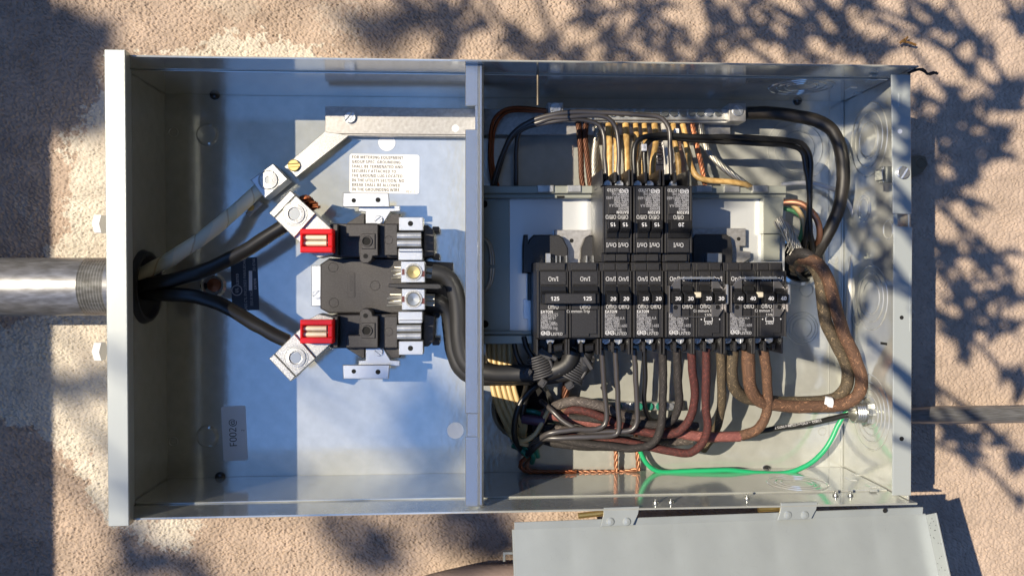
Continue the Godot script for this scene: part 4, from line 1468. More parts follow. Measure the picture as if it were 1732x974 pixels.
# ---------- cables in the left compartment
func left_cables() -> void:
	wire("service_cable", "cable wrapped in white tape running to the neutral lug", M.tape_white, 11.8, [[214, 478, 62], [262, 452, 60], [310, 424, 56], [360, 388, 44], [405, 350, 26], [440, 318, 18]], "", "cable")
	var g := "black service cables"
	var a := wire("service_cable", "upper black service cable running to the upper line lug", M.vinyl_black, 12.0, [[212, 487, 62], [260, 480, 62], [330, 463, 58], [390, 437, 52], [440, 408, 48], [478, 383, 47], [505, 364, 47]], g, "cable")
	var b := wire("service_cable", "lower black service cable running to the lower line lug", M.vinyl_black, 12.0, [[212, 494, 58], [260, 497, 60], [320, 500, 60], [370, 513, 56], [415, 538, 50], [455, 562, 48], [486, 577, 47]], g, "cable")
	var mb := MB.new()
	strand_tubes(mb, smooth([P(480, 571, 47), P(490, 580, 47), P(500, 590, 47)], 0.0015), L(9, 47), 9, 0.05)
	obj("copper_end", mb, M.copper, b)
	mb = MB.new()
	for k in 14:
		var t := (k - 6.5) / 6.5
		var p0 := P(517 + t * 11, 345 + t * 10, 44 + (k % 3) * 4)
		var p1 := P(530 + t * 11 + rng.randf() * 3, 343 + t * 10 - rng.randf() * 4, 45 + (k % 4) * 4)
		mb.sweep(smooth([p0, p0.lerp(p1, 0.5) + Vector3(0, 0.0006, 0.0006), p1], 0.002), [0.00115], 6)
	obj("copper_end", mb, M.copper_dark, a)
	g = "thick black load cables"
	wire("load_cable", "thick black cable curving from the upper load lug towards the divider", M.rubber_black, 15.0, [[731, 461, 48], [748, 464, 48], [764, 480, 47], [774, 515, 45], [776, 560, 42], [782, 600, 40], [797, 622, 40], [830, 630, 42], [880, 632, 44], [930, 628, 50], [960, 614, 56], [970, 592, 58]], g, "cable")
	wire("load_cable", "thick black cable curving from the lower load lug behind its twin", M.rubber_black, 14.0, [[722, 508, 40], [742, 510, 38], [757, 524, 34], [763, 560, 30], [767, 595, 28], [778, 622, 28], [800, 636, 28], [860, 638, 30], [925, 636, 38], [985, 622, 50], [992, 592, 56]], g, "cable")

# ---------- wires above the breakers
func top_wires() -> void:
	var g := "thin black wires above the breakers"
	wire("breaker_wire", "thin black wire arching lowest from the first upper breaker to the left", M.vinyl_grey, 3.9, [[1026, 316, 62], [1025, 293, 62], [1023, 266, 60], [1022, 230, 58], [1014, 212, 57], [996, 204, 57], [970, 201, 57], [937, 205, 55], [902, 212, 50], [880, 222, 44], [874, 245, 36], [873, 280, 28], [873, 318, 20]], g)
	wire("breaker_wire", "thin black wire arching from the first breaker's second terminal", M.vinyl_grey, 4.0, [[1047, 316, 64], [1047, 293, 64], [1046, 245, 62], [1041, 214, 61], [1028, 199, 61], [1000, 196, 60], [940, 199, 57], [912, 206, 54], [878, 220, 46], [858, 244, 38], [846, 280, 30], [836, 316, 22]], g)
	wire("breaker_wire", "long black wire looping from the upper 20 breaker over the screw bar", M.vinyl_grey, 4.2, [[1136, 318, 66], [1136, 295, 66], [1134, 245, 66], [1131, 216, 66], [1120, 200, 65], [1100, 195, 64], [1044, 192, 62], [992, 189, 60], [955, 191, 58], [921, 197, 55], [889, 210, 50], [866, 228, 44], [850, 260, 36], [832, 316, 24]], g)
	wire("breaker_wire", "upper of two thin black wires crossing to the right and down", M.vinyl_black, 4.6, [[1073, 318, 62], [1073, 290, 64], [1073, 254, 65], [1079, 238, 65], [1093, 231, 65], [1120, 228, 64], [1170, 231, 64], [1231, 231, 64], [1300, 235, 64], [1330, 237, 63], [1355, 242, 60], [1369, 260, 56], [1371, 300, 50], [1370, 340, 42], [1366, 390, 32], [1360, 425, 20]], g)
	wire("breaker_wire", "lower of two thin black wires crossing to the right and down", M.vinyl_black, 4.6, [[1091, 318, 58], [1091, 290, 60], [1090, 264, 61], [1094, 244, 61], [1105, 234, 60], [1130, 233, 60], [1179, 237, 60], [1231, 240, 60], [1300, 244, 60], [1335, 246, 59], [1357, 256, 56], [1364, 285, 52], [1369, 320, 46], [1371, 390, 34], [1378, 430, 20]], g)
	wire("ground_wire", "bare copper wire bending from the bar's left lug down beside the divider", M.copper_dark, 3.0, [[928, 187, 22], [905, 184, 22], [880, 182, 24], [855, 185, 26], [838, 198, 26], [830, 220, 26], [828, 260, 26], [831, 295, 24], [838, 318, 20]])
	wire("ground_wire", "second bare copper wire hugging the one beside the divider", M.copper_dark, 3.0, [[928, 189, 18], [905, 188, 18], [880, 187, 19], [858, 190, 20], [843, 203, 20], [835, 225, 20], [832, 262, 20], [836, 295, 20], [844, 318, 18]])
	g = "cream neutral wires under the screw bar"
	var tops := [
		[1029, 1031, 300, 5.4, "leftmost cream wire"], [1040, 1043, 300, 4.4, "narrow cream wire behind a black one"], [1058, 1060, 300, 5.8, "third cream wire"],
		[1075, 1073, 300, 4.6, "fourth cream wire, fading behind the black bend"], [1090, 1089, 300, 4.6, "cream wire behind the white tag"], [1107, 1104, 300, 5.4, "cream wire crossing the printed sticker"],
		[1139, 1149, 304, 4.8, "cream wire right of the long black loop"]]
	for t in tops:
		var u := wire("neutral_wire", t[4] + " dropping from the screw bar", M.cream, t[3], [[t[0], 203, 16], [t[0] + 0.5, 214, 20], [t[0] + 2, 240, 26], [lerpf(t[0], t[1], 0.9), 275, 30], [t[1], t[2] + 20, 30]], g)
		var mb := MB.new()
		mb.sweep(smooth([P(t[0], 202, 15), P(t[0] + 0.2, 208, 17), P(t[0] + 0.5, 212, 19)], 0.002), [0.0014], 7)
		obj("copper_end", mb, M.copper, u)
	wire("neutral_wire", "white wire dropping from the screw bar right of the printed sticker", M.white_wire, 5.0, [[1122, 203, 16], [1124, 220, 22], [1128, 250, 28], [1131, 280, 30], [1133, 320, 30]])
	wire("neutral_wire", "cream wire bending right along the tray's rail", M.cream, 5.0, [[1153, 203, 16], [1158, 222, 20], [1163, 255, 26], [1170, 285, 32], [1182, 300, 36], [1205, 306, 37], [1240, 308, 37], [1262, 312, 34], [1275, 320, 26]])
	twisted("neutral_wire", "twisted copper and cream wire right of the cream wires", M.copper_weathered, 4.4, [[1171, 204, 16], [1174, 222, 20], [1180, 250, 26], [1187, 280, 30], [1191, 303, 30], [1194, 322, 26]], 3, 0.014)
	twisted("ground_wire", "grey stranded wire slanting down to the tray's rail", M.strand_grey, 5.6, [[1185, 204, 16], [1188, 225, 18], [1198, 255, 22], [1218, 278, 28], [1240, 296, 32], [1262, 312, 32], [1275, 324, 28]], 6, 0.04)
	twisted("ground_wire", "dark brown stranded wire, left of a pair under the screw bar", M.strand_brown, 5.0, [[978, 204, 14], [981, 235, 16], [983, 270, 18], [984, 300, 20], [988, 326, 20]], 5, 0.026)
	twisted("ground_wire", "dark brown stranded wire, right of a pair under the screw bar", M.strand_brown, 5.0, [[992, 204, 14], [990, 230, 16], [993, 265, 18], [997, 300, 20], [1000, 326, 20]], 5, 0.026)
	twisted("ground_wire", "grey stranded wire left of the first cream wire", M.strand_grey, 5.4, [[1012, 204, 14], [1010, 225, 16], [1006, 260, 18], [1005, 292, 20], [1006, 326, 20]], 6, 0.03)
	# paper wire markers
	for q in [[1090.5, 249, "0", "white marker tag numbered 0 on a wire above the middle breaker"], [1145, 223, "0", "white marker tag numbered 0 beside the long black loop"]]:
		var mb := MB.new()
		bpx(mb, q[0] - 4.5, q[1] - 6, q[0] + 4.5, q[1] + 6, 64 if q[0] < 1100 else 56, 67.5 if q[0] < 1100 else 58, 0.5)
		var tgo := single("wire_marker", mb, M.sticker, q[3], "wire tag")
		text(q[2], 2.2, P(q[0], q[1], 67.6 if q[0] < 1100 else 58.1), M.ink, tgo)

# ---------- wires on the right
func right_wires() -> void:
	wire("neutral_cable", "thick black cable from the bar's right lug curving down", M.rubber_dusty, 11.0, [[1262, 191, 22], [1300, 191, 24], [1345, 196, 28], [1382, 204, 32], [1408, 221, 36], [1422, 250, 38], [1427, 295, 38], [1422, 340, 36], [1408, 380, 30], [1388, 418, 22], [1370, 448, 10]], "", "cable")
	wire("stray_wire", "pale grey wire crossing behind the thick black cable", M.grey_wire, 3.6, [[1322, 312, 14], [1350, 309, 14], [1380, 311, 14], [1405, 318, 14], [1425, 330, 14], [1438, 348, 16], [1447, 372, 18], [1449, 400, 18]])
	wire("stray_wire", "paint-spattered white wire running down the box's right end", M.white_wire, 4.2, [[1449, 390, 16], [1448, 410, 16], [1443, 440, 16], [1439, 480, 16], [1437, 530, 16], [1438, 580, 16], [1442, 640, 14], [1450, 690, 20]])
	wire("ground_wire", "copper wire looping out right of the tray into the opening", M.copper, 5.4, [[1318, 344, 22], [1340, 342, 28], [1360, 347, 32], [1378, 364, 34], [1387, 388, 32], [1385, 408, 26], [1376, 430, 12]])
	wire("neutral_wire", "cream wire entering the opening beside the copper loop", M.cream_dim, 4.2, [[1318, 340, 20], [1338, 344, 24], [1354, 360, 26], [1362, 385, 24], [1364, 410, 18], [1362, 432, 8]])
	wire("ground_wire", "short green wire in the opening right of the tray", M.green_light, 3.8, [[1322, 352, 14], [1340, 356, 18], [1356, 368, 20], [1358, 388, 18], [1352, 410, 12], [1346, 430, 4]])
	twisted("ground_wire", "frayed bundle of grey strands by the opening right of the tray", M.strand_grey, 11.5, [[1314, 372, 26], [1332, 392, 30], [1342, 410, 34], [1350, 430, 34], [1362, 445, 26], [1366, 455, 10]], 17, 0.07, "", "stranded wire")
	var mb := MB.new()
	for k in 6:
		var a := P(1332 + k * 3, 384 + k * 5, 36)
		var b := P(1336 + k * 5, 405 + k * 4, 42 - k)
		var c := P(1328 + k * 4, 425 + k * 3, 38)
		mb.sweep(smooth([a, b, c], 0.002), [0.0005], 5)
	single("ground_wire", mb, M.strand_grey, "loose thin strands standing off the frayed grey bundle", "stranded wire")
	var g := "brown cloth-covered cables at the right"
	wire("cloth_cable", "brown cloth-covered cable, outer of the two big loops at the right", M.cloth_brown, 11.0, [[1352, 452, 18], [1362, 438, 44], [1384, 446, 56], [1402, 475, 58], [1414, 520, 58], [1428, 565, 56], [1447, 605, 54], [1458, 640, 52], [1452, 668, 50], [1430, 682, 48], [1395, 687, 48], [1340, 687, 48], [1290, 680, 52], [1272, 662, 58], [1267, 630, 64], [1266, 592, 68]], g, "cable")
	wire("cloth_cable", "olive cloth-covered cable, inner of the two big loops at the right", M.cloth_olive, 10.5, [[1345, 452, 14], [1352, 440, 34], [1372, 446, 46], [1386, 468, 50], [1392, 510, 50], [1400, 550, 48], [1420, 590, 45], [1434, 625, 42], [1432, 655, 40], [1412, 674, 40], [1375, 680, 40], [1320, 680, 40], [1262, 672, 46], [1243, 655, 54], [1238, 630, 60], [1240, 592, 64]], g, "cable")
	wire("cloth_cable", "dark brown cable end humped over the opening right of the tray", M.cloth_black, 10.0, [[1338, 440, 28], [1348, 430, 40], [1362, 430, 48], [1378, 440, 50]], g, "cable")
	mb = MB.new()
	mb.sweep(PackedVector3Array([P(1395, 681, 47), P(1400, 682, 48), P(1405, 683, 48)]), [L(12.0, 50)], 14)
	single("wire_marker", mb, M.sticker, "white tape marker around the brown cable loop", "wire tag")
	wire("dark_lead", "black lead hanging out of the opening right of the tray", M.vinyl_black, 3.6, [[1336, 430, 16], [1340, 446, 20], [1350, 460, 20], [1356, 470, 14], [1366, 474, 8]])
	# lock nut and connector in the lower end wall
	var o := on_plane(1466, 697, 0, 0.322)
	var c := thing("conduit_connector", "zinc conduit connector with lock nut in the box's right end", "conduit fitting", o)
	mb = MB.new()
	var lk := []
	for k in 16:
		var rr := 0.0132 if k % 2 == 0 else 0.0116
		for d in [-0.16, 0.16]:
			var a: float = TAU * (k + d) / 16
			lk.append(Vector2(cos(a) * rr, sin(a) * rr))
	mb.xf = Transform3D(Basis(Vector3(0, 1, 0), -PI / 2), o)
	mb.prism(lk, 0, 0.0035, 0.0007)
	obj("lock_nut", mb, M.dark_zinc, c)
	mb = MB.new()
	var pf := [Vector2(0.0098, 0.0036)]
	for k in 4:
		pf.append(Vector2(0.0098, 0.0045 + k * 0.002))
		pf.append(Vector2(0.0092, 0.0055 + k * 0.002))
	pf.append_array([Vector2(0.0098, 0.0125), Vector2(0.0084, 0.013), Vector2(0.008, 0.006), Vector2(0, 0.0055)])
	mb.lathe(o, Vector3(-1, 0, 0), pf, 32)
	obj("threaded_end", mb, M.dark_zinc, c)
	wire("ground_wire", "bright green wire sweeping along the bottom side to the connector", M.green, 4.2, [[1080, 752, 12], [1086, 770, 12], [1098, 789, 12], [1120, 798, 12], [1180, 796, 14], [1240, 796, 16], [1300, 801, 18], [1340, 798, 20], [1376, 780, 22], [1404, 748, 24], [1420, 714, 26], [1434, 696, 28], [1450, 692, 32], [1468, 694, 34]])
	var bw := wire("printed_wire", "black wire with white print running to the connector", M.vinyl_black, 4.8, [[1180, 752, 20], [1240, 737, 22], [1300, 727, 24], [1360, 718, 26], [1410, 708, 28], [1445, 699, 32], [1470, 697, 34]])
	var pts := smooth(path_px([[1300, 725.5, 26.9], [1360, 716.5, 28.7], [1410, 706.8, 30.7], [1440, 699, 34]]), 0.002)
	var msg := "E SUNLIGHT RESISTANT GASOLINE OIL RES"
	var k0 := 3
	for ch in msg.split(" "):
		if k0 + 3 < pts.size():
			var dv := pts[k0 + 1] - pts[k0]
			text(ch, 1.5, pts[k0], M.print, bw, atan2(dv.y, dv.x), HORIZONTAL_ALIGNMENT_LEFT)
		k0 += int(ch.length() * 0.62) + 1
	wire("neutral_wire", "white wire end poking from the connector", M.white_wire, 3.6, [[1432, 684, 40], [1446, 692, 36], [1468, 698, 34]])

# ---------- wires below the breakers
func bottom_wires() -> void:
	var g := "thin grey wires under the 20 breakers"
	wire("breaker_wire", "first thin grey wire under the left 20 breaker", M.vinyl_grey, 4.6, [[1018, 590, 70], [1020, 620, 66], [1023, 665, 60], [1026, 700, 57], [1023, 718, 56], [1008, 726, 56], [965, 727, 55], [930, 732, 52], [912, 742, 44], [895, 756, 26]], g)
	wire("breaker_wire", "second thin grey wire under the left 20 breaker", M.vinyl_grey, 4.6, [[1041, 590, 70], [1043, 630, 66], [1046, 690, 60], [1048, 722, 58], [1043, 735, 57], [1025, 738, 57], [975, 740, 54], [930, 741, 48], [905, 744, 36]], g)
	wire("breaker_wire", "first thin grey wire under the right 20 breaker", M.vinyl_grey, 4.6, [[1073, 590, 70], [1075, 630, 66], [1078, 690, 60], [1078, 714, 58], [1070, 727, 57], [1040, 730, 54], [985, 728, 50], [955, 714, 46], [932, 693, 40], [915, 678, 24]], g)
	wire("breaker_wire", "second thin dark wire under the right 20 breaker", M.vinyl_black, 4.2, [[1090, 590, 68], [1091, 640, 60], [1090, 680, 52], [1094, 700, 46], [1104, 710, 40], [1150, 722, 34]], g)
	g = "cloth-covered wires under the clipped breakers"
	wire("breaker_wire", "black braided wire, leftmost under the 30 breaker", M.cloth_black, 7.0, [[1121, 590, 70], [1122, 640, 66], [1121, 690, 62], [1117, 728, 60], [1102, 751, 58], [1075, 758, 56], [1030, 755, 54], [975, 748, 48], [930, 740, 40], [900, 742, 26]], g)
	wire("breaker_wire", "black braided wire, second under the 30 breaker", M.cloth_black, 7.0, [[1145, 590, 70], [1147, 640, 64], [1149, 675, 58], [1142, 704, 52], [1124, 718, 48], [1085, 716, 44], [1040, 712, 40], [990, 708, 36], [950, 706, 30], [915, 710, 18]], g)
	wire("breaker_wire", "dark red braided wire, third under the 30 breaker", M.cloth_red, 7.2, [[1169, 590, 70], [1172, 630, 66], [1176, 665, 60], [1168, 706, 54], [1148, 730, 50], [1120, 735, 48], [1070, 726, 44], [1020, 706, 42], [975, 692, 38], [940, 700, 26], [905, 715, 14]], g)
	wire("breaker_wire", "dark red braided wire, rightmost under the 30 breaker", M.cloth_red, 7.2, [[1195, 590, 70], [1195, 640, 68], [1194, 690, 64], [1197, 720, 62], [1188, 750, 58], [1168, 766, 56], [1140, 764, 54], [1100, 756, 50], [1040, 746, 44], [980, 742, 36], [920, 735, 22]], g)
	wire("breaker_wire", "dull olive braided wire under the 40 breaker's left edge", M.cloth_olive, 7.6, [[1219, 590, 68], [1221, 640, 60], [1221, 680, 50], [1215, 715, 38], [1205, 738, 28], [1190, 760, 14]], g)
	wire("breaker_wire", "brown braided wire turning into a dusty pink run to the left", M.cloth_brown, 8.6, [[1292, 590, 68], [1297, 630, 62], [1299, 675, 54], [1295, 705, 50], [1280, 727, 48], [1250, 738, 46]], g)
	wire("breaker_wire", "dusty pink braided wire running left along the bundle's middle", M.cloth_pink, 8.6, [[1252, 738, 46], [1200, 739, 44], [1150, 733, 40], [1090, 728, 38], [1030, 721, 36], [965, 708, 32], [925, 702, 24], [895, 702, 10]], g)
	wire("breaker_wire", "grey braided wire arching over the top of the bundle", M.cloth_grey, 8.6, [[1180, 722, 30], [1120, 718, 34], [1060, 704, 40], [1015, 686, 44], [975, 678, 42], [945, 684, 34], [920, 700, 20]], g)
	wire("breaker_wire", "rust brown braided wire under the grey arch of the bundle", M.cloth_brown, 9.0, [[1110, 722, 26], [1060, 714, 30], [1010, 700, 34], [970, 692, 34], [938, 696, 26], [910, 706, 12]], g)
	wire("breaker_wire", "grey braided wire along the underside of the bundle", M.cloth_grey, 8.4, [[1170, 744, 26], [1110, 748, 30], [1050, 745, 32], [990, 735, 30], [940, 726, 24], [905, 725, 10]], g)
	wire("breaker_wire", "dark braided wire at the bottom edge of the bundle", M.cloth_black, 8.0, [[1130, 740, 36], [1070, 752, 40], [1000, 755, 40], [945, 750, 34], [915, 742, 20]], g)
	g = "cream wires beside the divider"
	for k in 5:
		var x := 826.0 + k * 9.0
		var nm: String = ["nearest the divider", "second from the divider", "third from the divider", "fourth from the divider", "farthest from the divider"][k]
		wire("neutral_wire", "cream wire %s, running down into the lower opening" % nm, M.cream_dim, 4.6, [[x, 575, 20], [x + 1, 610, 22], [x + 5, 645, 24], [x + 14, 680, 26], [x + 26, 710, 24], [x + 44 - k * 5, 738, 12], [x + 58 - k * 9, 752, 3]], g)
	for q in [[[[930, 690, 30], [905, 735, 36], [882, 746, 30], [864, 730, 14]], "pale looped wire end in the lower opening"], [[[905, 752, 26], [882, 750, 28], [866, 738, 18], [856, 722, 6]], "second pale looped wire end in the lower opening"]]:
		wire("neutral_wire", q[1], M.cream_dim, 4.2, q[0], g)
	g = "thin black wires by the lower opening"
	wire("breaker_wire", "thin black wire looping in front of the lower opening", M.vinyl_black, 5.0, [[930, 640, 40], [905, 655, 44], [882, 678, 46], [872, 705, 44], [870, 735, 36], [878, 758, 22], [884, 766, 8]], g)
	wire("breaker_wire", "thin black wire left of the cable ties", M.vinyl_black, 4.6, [[868, 570, 30], [874, 600, 34], [888, 628, 36], [890, 650, 32], [884, 676, 22], [876, 700, 10]], g)
	wire("breaker_wire", "thin black wire rising between the cable ties", M.vinyl_black, 4.6, [[886, 570, 34], [892, 590, 38], [902, 606, 42], [916, 620, 44]], g)
	wire("breaker_wire", "thin black wire crossing the loop over the lower opening", M.vinyl_black, 5.6, [[905, 640, 24], [893, 665, 28], [885, 690, 28], [880, 720, 20]], g)
	wire("breaker_wire", "short black wire bent behind the grey wires", M.rubber_black, 6.0, [[940, 722, 22], [925, 738, 34], [905, 755, 34], [893, 768, 20]], g)
	g = "green ground wires in the lower opening"
	for q in [[[[885, 694, 20], [905, 697, 24], [925, 705, 20]], "dull green wire over the purple tape"], [[[890, 700, 16], [915, 708, 20], [940, 712, 16]], "dull green wire second in the bundle"], [[[872, 742, 16], [890, 748, 26], [905, 757, 28], [910, 772, 20]], "dull green wire curling below the bundle"], [[[880, 752, 14], [894, 758, 24], [902, 770, 24], [900, 782, 12]], "dull green wire curling lowest below the bundle"], [[[868, 754, 12], [882, 760, 20], [893, 772, 18]], "dull green wire at the opening's lower rim"]]:
		wire("ground_wire", q[1], M.green_dark, 4.6, q[0], g)
	wire("taped_wire", "short purple-taped wire above the pink braided wire", M.purple_tape, 8.6, [[884, 708, 26], [905, 711, 30], [922, 713, 32]])
	# braided copper along the bottom
	twisted("ground_wire", "bare twisted copper wire along the bottom side", M.copper, 3.8, [[905, 770, 14], [892, 782, 10], [890, 791, 8], [903, 797, 8], [950, 799, 7], [1010, 798.5, 7], [1060, 797.5, 7], [1081, 793, 8]], 3, 0.02)
	twisted("ground_wire", "second twisted copper wire looping at the left of the bottom run", M.copper_dark, 3.6, [[900, 768, 16], [884, 778, 14], [880, 789, 12], [890, 797, 12], [930, 798, 11], [975, 798, 10]], 3, 0.02)
	twisted("ground_wire", "left upright twisted copper wire at the bottom", M.copper, 3.8, [[1044, 700, 6], [1043, 735, 8], [1042, 765, 10], [1042, 797, 9]], 3, 0.02)
	twisted("ground_wire", "right upright twisted copper wire at the bottom", M.copper, 3.8, [[1074, 700, 6], [1076, 735, 8], [1078, 765, 10], [1080, 796, 9]], 3, 0.02)
	twisted("ground_wire", "brown stranded wire dropping behind the right cable tie", M.strand_brown, 7.0, [[963, 612, 18], [960, 640, 16], [955, 675, 14], [952, 700, 12]], 6, 0.05)
	# cable ties on the thick cables
	var tie_at := [[916, 620, 54.0, 0.95, "grey ribbed cable tie with a mounting head around the black cable"], [972, 626, 52.0, 0.55, "grey ribbed cable tie with a mounting head, right of its twin"]]
	for q in tie_at:
		var o := P(q[0], q[1], q[2])
		var t := thing("cable_tie", q[4], "cable tie", o, "grey cable ties")
		var bs := Basis(Vector3(0, 0, 1), q[3])
		var mb := MB.new()
		mb.xf = Transform3D(bs, o)
		var dv := bs.x
		var pv := bs.y
		for k in 9:
			var arc := PackedVector3Array()
			for n_ in 9:
				var an := -1.25 + 2.5 * n_ / 8.0
				arc.append(dv * (-0.0085 + k * 0.0023) + pv * sin(an) * (0.0115 - k * 0.0002) + Vector3(0, 0, cos(an) * 0.009 - 0.003))
			mb.sweep(arc, [0.00105], 6)
		var arc2 := PackedVector3Array([dv * -0.0105 - pv * 0.004, dv * -0.002 - pv * 0.0085 + Vector3(0, 0, 0.003), dv * 0.008 - pv * 0.0075 + Vector3(0, 0, 0.004), dv * 0.015 - pv * 0.002 + Vector3(0, 0, 0.006)])
		mb.sweep(smooth([arc2[0], arc2[1], arc2[2], arc2[3]], 0.002), [0.0016], 8)
		obj("strap", mb, M.tie_grey, t)
		mb = MB.new()
		mb.xf = Transform3D(bs, o)
		mb.prism(rounded(0.008, -0.002, 0.021, 0.016, 0.003), 0.004, 0.0075, 0.0008)
		mb.box(Vector3(0.013, 0.003, 0.0095), Vector3(0.004, 0.019, 0.004), 0.0012)
		var hd := obj("mounting_head", mb, M.tie_grey, t)
		for s in [[0.0115, 0.0125], [0.0185, 0.0005]]:
			mb = MB.new()
			mb.lathe(o + bs * Vector3(s[0], s[1], 0.0075), Vector3(0, 0, 1), [Vector2(0.0016, 0.00005), Vector2(0, 0.0001)], 14)
			obj("hole", mb, M.void_black, hd)
		for s in [0.011, -0.012]:
			mb = MB.new()
			mb.xf = Transform3D(bs, o)
			mb.box(Vector3(-0.011, s * 0.7, 0.004), Vector3(0.0075, 0.0065, 0.007), 0.001)
			mb.box(Vector3(-0.011, s * 0.7, 0.0078), Vector3(0.004, 0.0022, 0.0012), 0.0003)
			obj("buckle", mb, M.tie_grey, t)

# ---------- small things on the wall
func small_things() -> void:
	var t := thing("mounting_lug", "small bronze sheet tab with a hole beside the panel's right end", "bracket", P(1560, 282, 0))
	var mb := MB.new()
	ppx(mb, [[1542, 265], [1555, 262], [1567, 265], [1571, 278], [1562, 291], [1545, 300], [1538, 300]], 0, 2, 0.4)
	obj("plate", mb, M.old_bronze, t)
	mb = MB.new()
	ring(mb, P(1559, 275, 2), Vector3(0, 0, 1), 0.0045, 0.8, 0.8)
	obj("ring", mb, M.old_bronze, t)
	mb = MB.new()
	mb.sweep(smooth([P(1537, 124, 118), P(1550, 118, 119), P(1562, 117, 121), P(1570, 125, 119), P(1580, 122, 120), P(1587, 125, 120)], 0.002), [0.0011], 6)
	mb.sweep(smooth([P(1537, 124, 118), P(1556, 118, 120), P(1566, 122, 119), P(1574, 126, 118), P(1586, 122, 119)], 0.002), [0.0008], 6)
	single("twig", mb, M.bark_dark, "thin black crooked twig caught at the box's upper right corner", "twig")
	mb = MB.new()
	for q in [[1523, 73, 1532, 66], [1531, 69, 1536, 63], [1530, 70, 1550, 76], [1524, 71, 1534, 71]]:
		mb.sweep(smooth([P(q[0], q[1], 1), P((q[0] + q[2]) / 2.0, (q[1] + q[3]) / 2.0 - 1, 3), P(q[2], q[3], 1)], 0.002), [0.0006, 0.0006] if false else [0.0011], 6)
	single("dry_leaf", mb, M.dry_leaf, "scrap of dry leaf stuck on the stucco above the panel", "leaf")

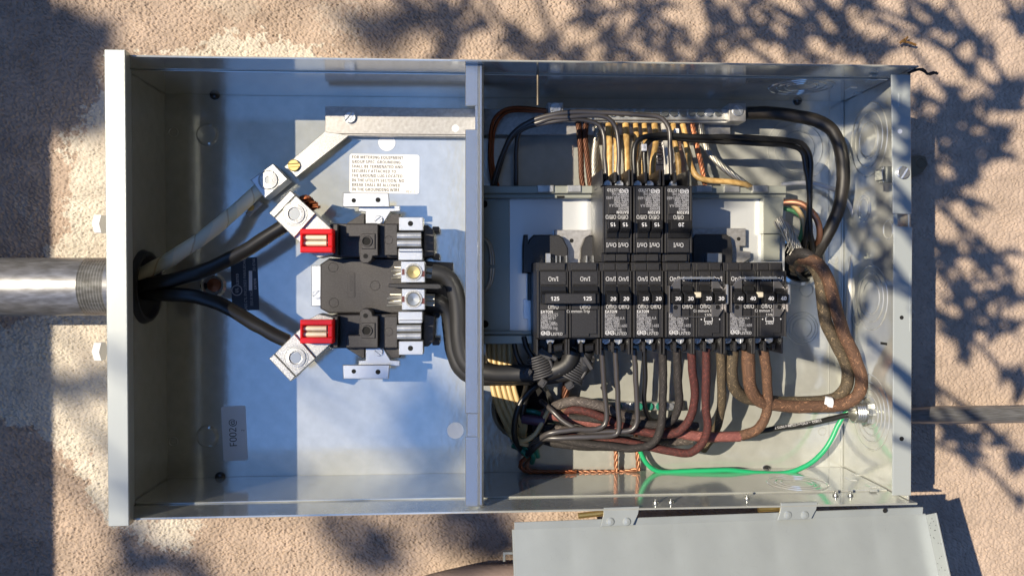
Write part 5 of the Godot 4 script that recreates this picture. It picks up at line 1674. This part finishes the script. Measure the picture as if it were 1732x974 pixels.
# ---------- what throws the shadows: the eave and the branches behind the camera
func casters() -> void:
	var edge := P(58, 600, -4)
	var s := 0.55
	var e := thing("roof_eave", "painted roof eave over the wall", "roof", Vector3(edge.x - 0.77 * s, 0, 0))
	var mb := MB.new()
	mb.box(Vector3(edge.x - 0.77 * s - 0.02, 0, s / 2 - 0.004), Vector3(0.04, 3.2, s), 0.003)
	mb.box(Vector3(edge.x - 0.77 * s - 0.06, 0, s + 0.01), Vector3(0.12, 3.2, 0.02), 0.003)
	mb.box(Vector3(edge.x - 0.77 * s - 0.10, 0, s / 2), Vector3(0.02, 3.2, s), 0.002)
	obj("soffit", mb, M.eave_paint, e)
	# leaf clumps: the spot on the wall that each one shades, its spread there, how many leaves, how far out it hangs
	var clumps := [
		# top edge of the picture, middle to right
		[770, 30, 42, 30, 1.25], [740, 80, 26, 14, 1.25], [870, 78, 40, 24, 1.2], [940, 92, 50, 26, 1.2], [1040, 80, 40, 22, 1.1], [1000, 20, 30, 10, 1.1], [1120, 60, 40, 20, 1.1], [1090, 10, 40, 16, 1.1],
		[1180, 90, 50, 22, 1.05], [1240, 30, 60, 26, 1.05], [1310, 70, 40, 16, 1.05], [1390, 40, 50, 20, 1.0], [1440, 70, 30, 12, 1.0], [1480, 85, 26, 10, 1.0], [1470, 10, 40, 12, 1.0],
		[1575, 25, 34, 14, 1.0], [1620, 50, 30, 14, 0.98], [1655, 75, 26, 12, 0.98], [1640, 110, 18, 8, 0.98], [1725, 20, 30, 14, 1.0], [1560, 175, 20, 10, 1.0], [1620, 180, 50, 30, 1.0], [1585, 215, 36, 24, 1.0], [1690, 165, 34, 14, 1.0], [1640, 235, 50, 28, 1.0], [1610, 280, 46, 28, 1.0], [1700, 240, 40, 18, 1.0], [1722, 150, 20, 10, 1.0],
		[1600, 330, 30, 12, 1.0], [1640, 350, 20, 6, 1.0], [1600, 420, 28, 12, 1.0], [1650, 440, 40, 16, 1.0], [1700, 440, 30, 12, 1.0], [1610, 490, 30, 14, 1.0], [1660, 510, 46, 20, 1.0], [1715, 500, 30, 16, 1.0], [1640, 550, 34, 16, 1.0], [1600, 550, 18, 6, 1.0], [1700, 560, 24, 10, 1.0],
		[1632, 598, 10, 5, 0.96], [1712, 645, 26, 14, 1.0], [1640, 745, 20, 14, 0.98], [1620, 735, 14, 7, 0.98], [1648, 775, 12, 8, 0.98], [1690, 745, 9, 5, 0.98], [1726, 780, 16, 12, 1.0], [1722, 850, 12, 5, 1.0],
		# dapples inside the box
		[1345, 230, 26, 8, 1.05], [1400, 250, 24, 10, 1.05], [1330, 300, 24, 9, 1.05], [1405, 330, 30, 14, 1.0], [1440, 190, 40, 16, 1.0], [1470, 400, 30, 12, 1.0], [1450, 470, 40, 18, 1.0], [1490, 300, 26, 8, 1.0], [1470, 540, 24, 10, 1.0], [1510, 480, 20, 7, 1.0], [1390, 400, 30, 12, 1.0], [1510, 170, 30, 12, 1.0], [1360, 410, 26, 12, 1.0],
		[1240, 350, 12, 5, 1.8], [1180, 350, 16, 6, 1.8],
		# soft ones, from farther away, in the left compartment and round it
		[720, 680, 36, 20, 3.4], [700, 722, 26, 18, 3.4], [740, 770, 40, 26, 3.4], [780, 720, 30, 20, 3.4],
		[640, 930, 50, 14, 3.0], [780, 890, 50, 26, 3.0], [830, 920, 40, 24, 3.0], [560, 900, 26, 8, 3.2], [150, 60, 26, 12, 2.2], [60, 60, 70, 60, 2.2], [110, 130, 46, 36, 2.2], [150, 190, 24, 20, 2.2], [120, 205, 14, 8, 2.2], [80, 170, 30, 16, 2.2], [30, 160, 50, 34, 2.2], [40, 60, 60, 40, 2.2], [200, 925, 20, 6, 2.6], [230, 960, 30, 9, 2.6], [300, 970, 40, 11, 2.8],
		[120, 655, 16, 7, 2.4], [180, 650, 16, 7, 2.4], [60, 650, 16, 7, 2.4], [210, 770, 14, 5, 2.6], [640, 60, 60, 12, 3.0], [690, 20, 30, 10, 2.4]]
	var bough := thing("overhanging_tree", "leafy boughs hanging in front of the wall behind the viewer", "tree", P(1500, 100, 0) - SUN * 1.3)
	var lf := MB.new()
	var st := MB.new()
	var r := RandomNumberGenerator.new()
	r.seed = 77
	for c in clumps:
		var mid: Vector3 = P(c[0], c[1], 0) - SUN * c[4]
		var stem: Vector3 = mid + Vector3(r.randf_range(-0.25, -0.1), r.randf_range(0.05, 0.2), r.randf_range(-0.02, 0.1))
		st.sweep(smooth([stem, mid.lerp(stem, 0.4) + Vector3(0, 0.01, 0.01), mid], 0.03), [0.0028], 5)
		for k in int(c[3] * (0.62 if c[4] < 2.0 else 0.85)):
			var a := r.randf() * TAU
			var rr := sqrt(r.randf())
			var p: Vector3 = P(c[0] + cos(a) * c[2] * rr, c[1] + sin(a) * c[2] * rr * 0.8, 0) - SUN * (c[4] + r.randf_range(-0.1, 0.12))
			var ln := r.randf_range(0.012, 0.022) * (1.0 if c[4] < 2.0 else 1.5)
			var th := r.randf() * TAU
			var d := Vector3(cos(th), sin(th), r.randf_range(-0.6, 0.6)).normalized()
			var sd := d.cross(Vector3(r.randf_range(-0.5, 0.5) - 0.7, 0.2, 1).normalized()).normalized()
			var nn := d.cross(sd)
			var wd := ln * r.randf_range(0.22, 0.32)
			var f := lf.v.size()
			for q in [[-1.0, 0.0], [-0.3, 0.8], [0.35, 0.75], [1.0, 0.0], [0.35, -0.75], [-0.3, -0.8]]:
				lf.vert(p + d * q[0] * ln + sd * q[1] * wd + nn * absf(q[1]) * wd * 0.3, nn)
			for q in range(1, 5):
				lf.tri(f, f + q, f + q + 1)
			if k % 9 == 0:
				st.sweep(PackedVector3Array([mid, mid.lerp(p, 0.6) + Vector3(0, 0.004, 0), p - d * ln]), [0.001], 4)
	var lo := obj("leaves", lf, M.leaf, bough)
	lo.set_meta("kind", "stuff")
	var so := obj("twigs", st, M.bark, bough)
	so.set_meta("kind", "stuff")
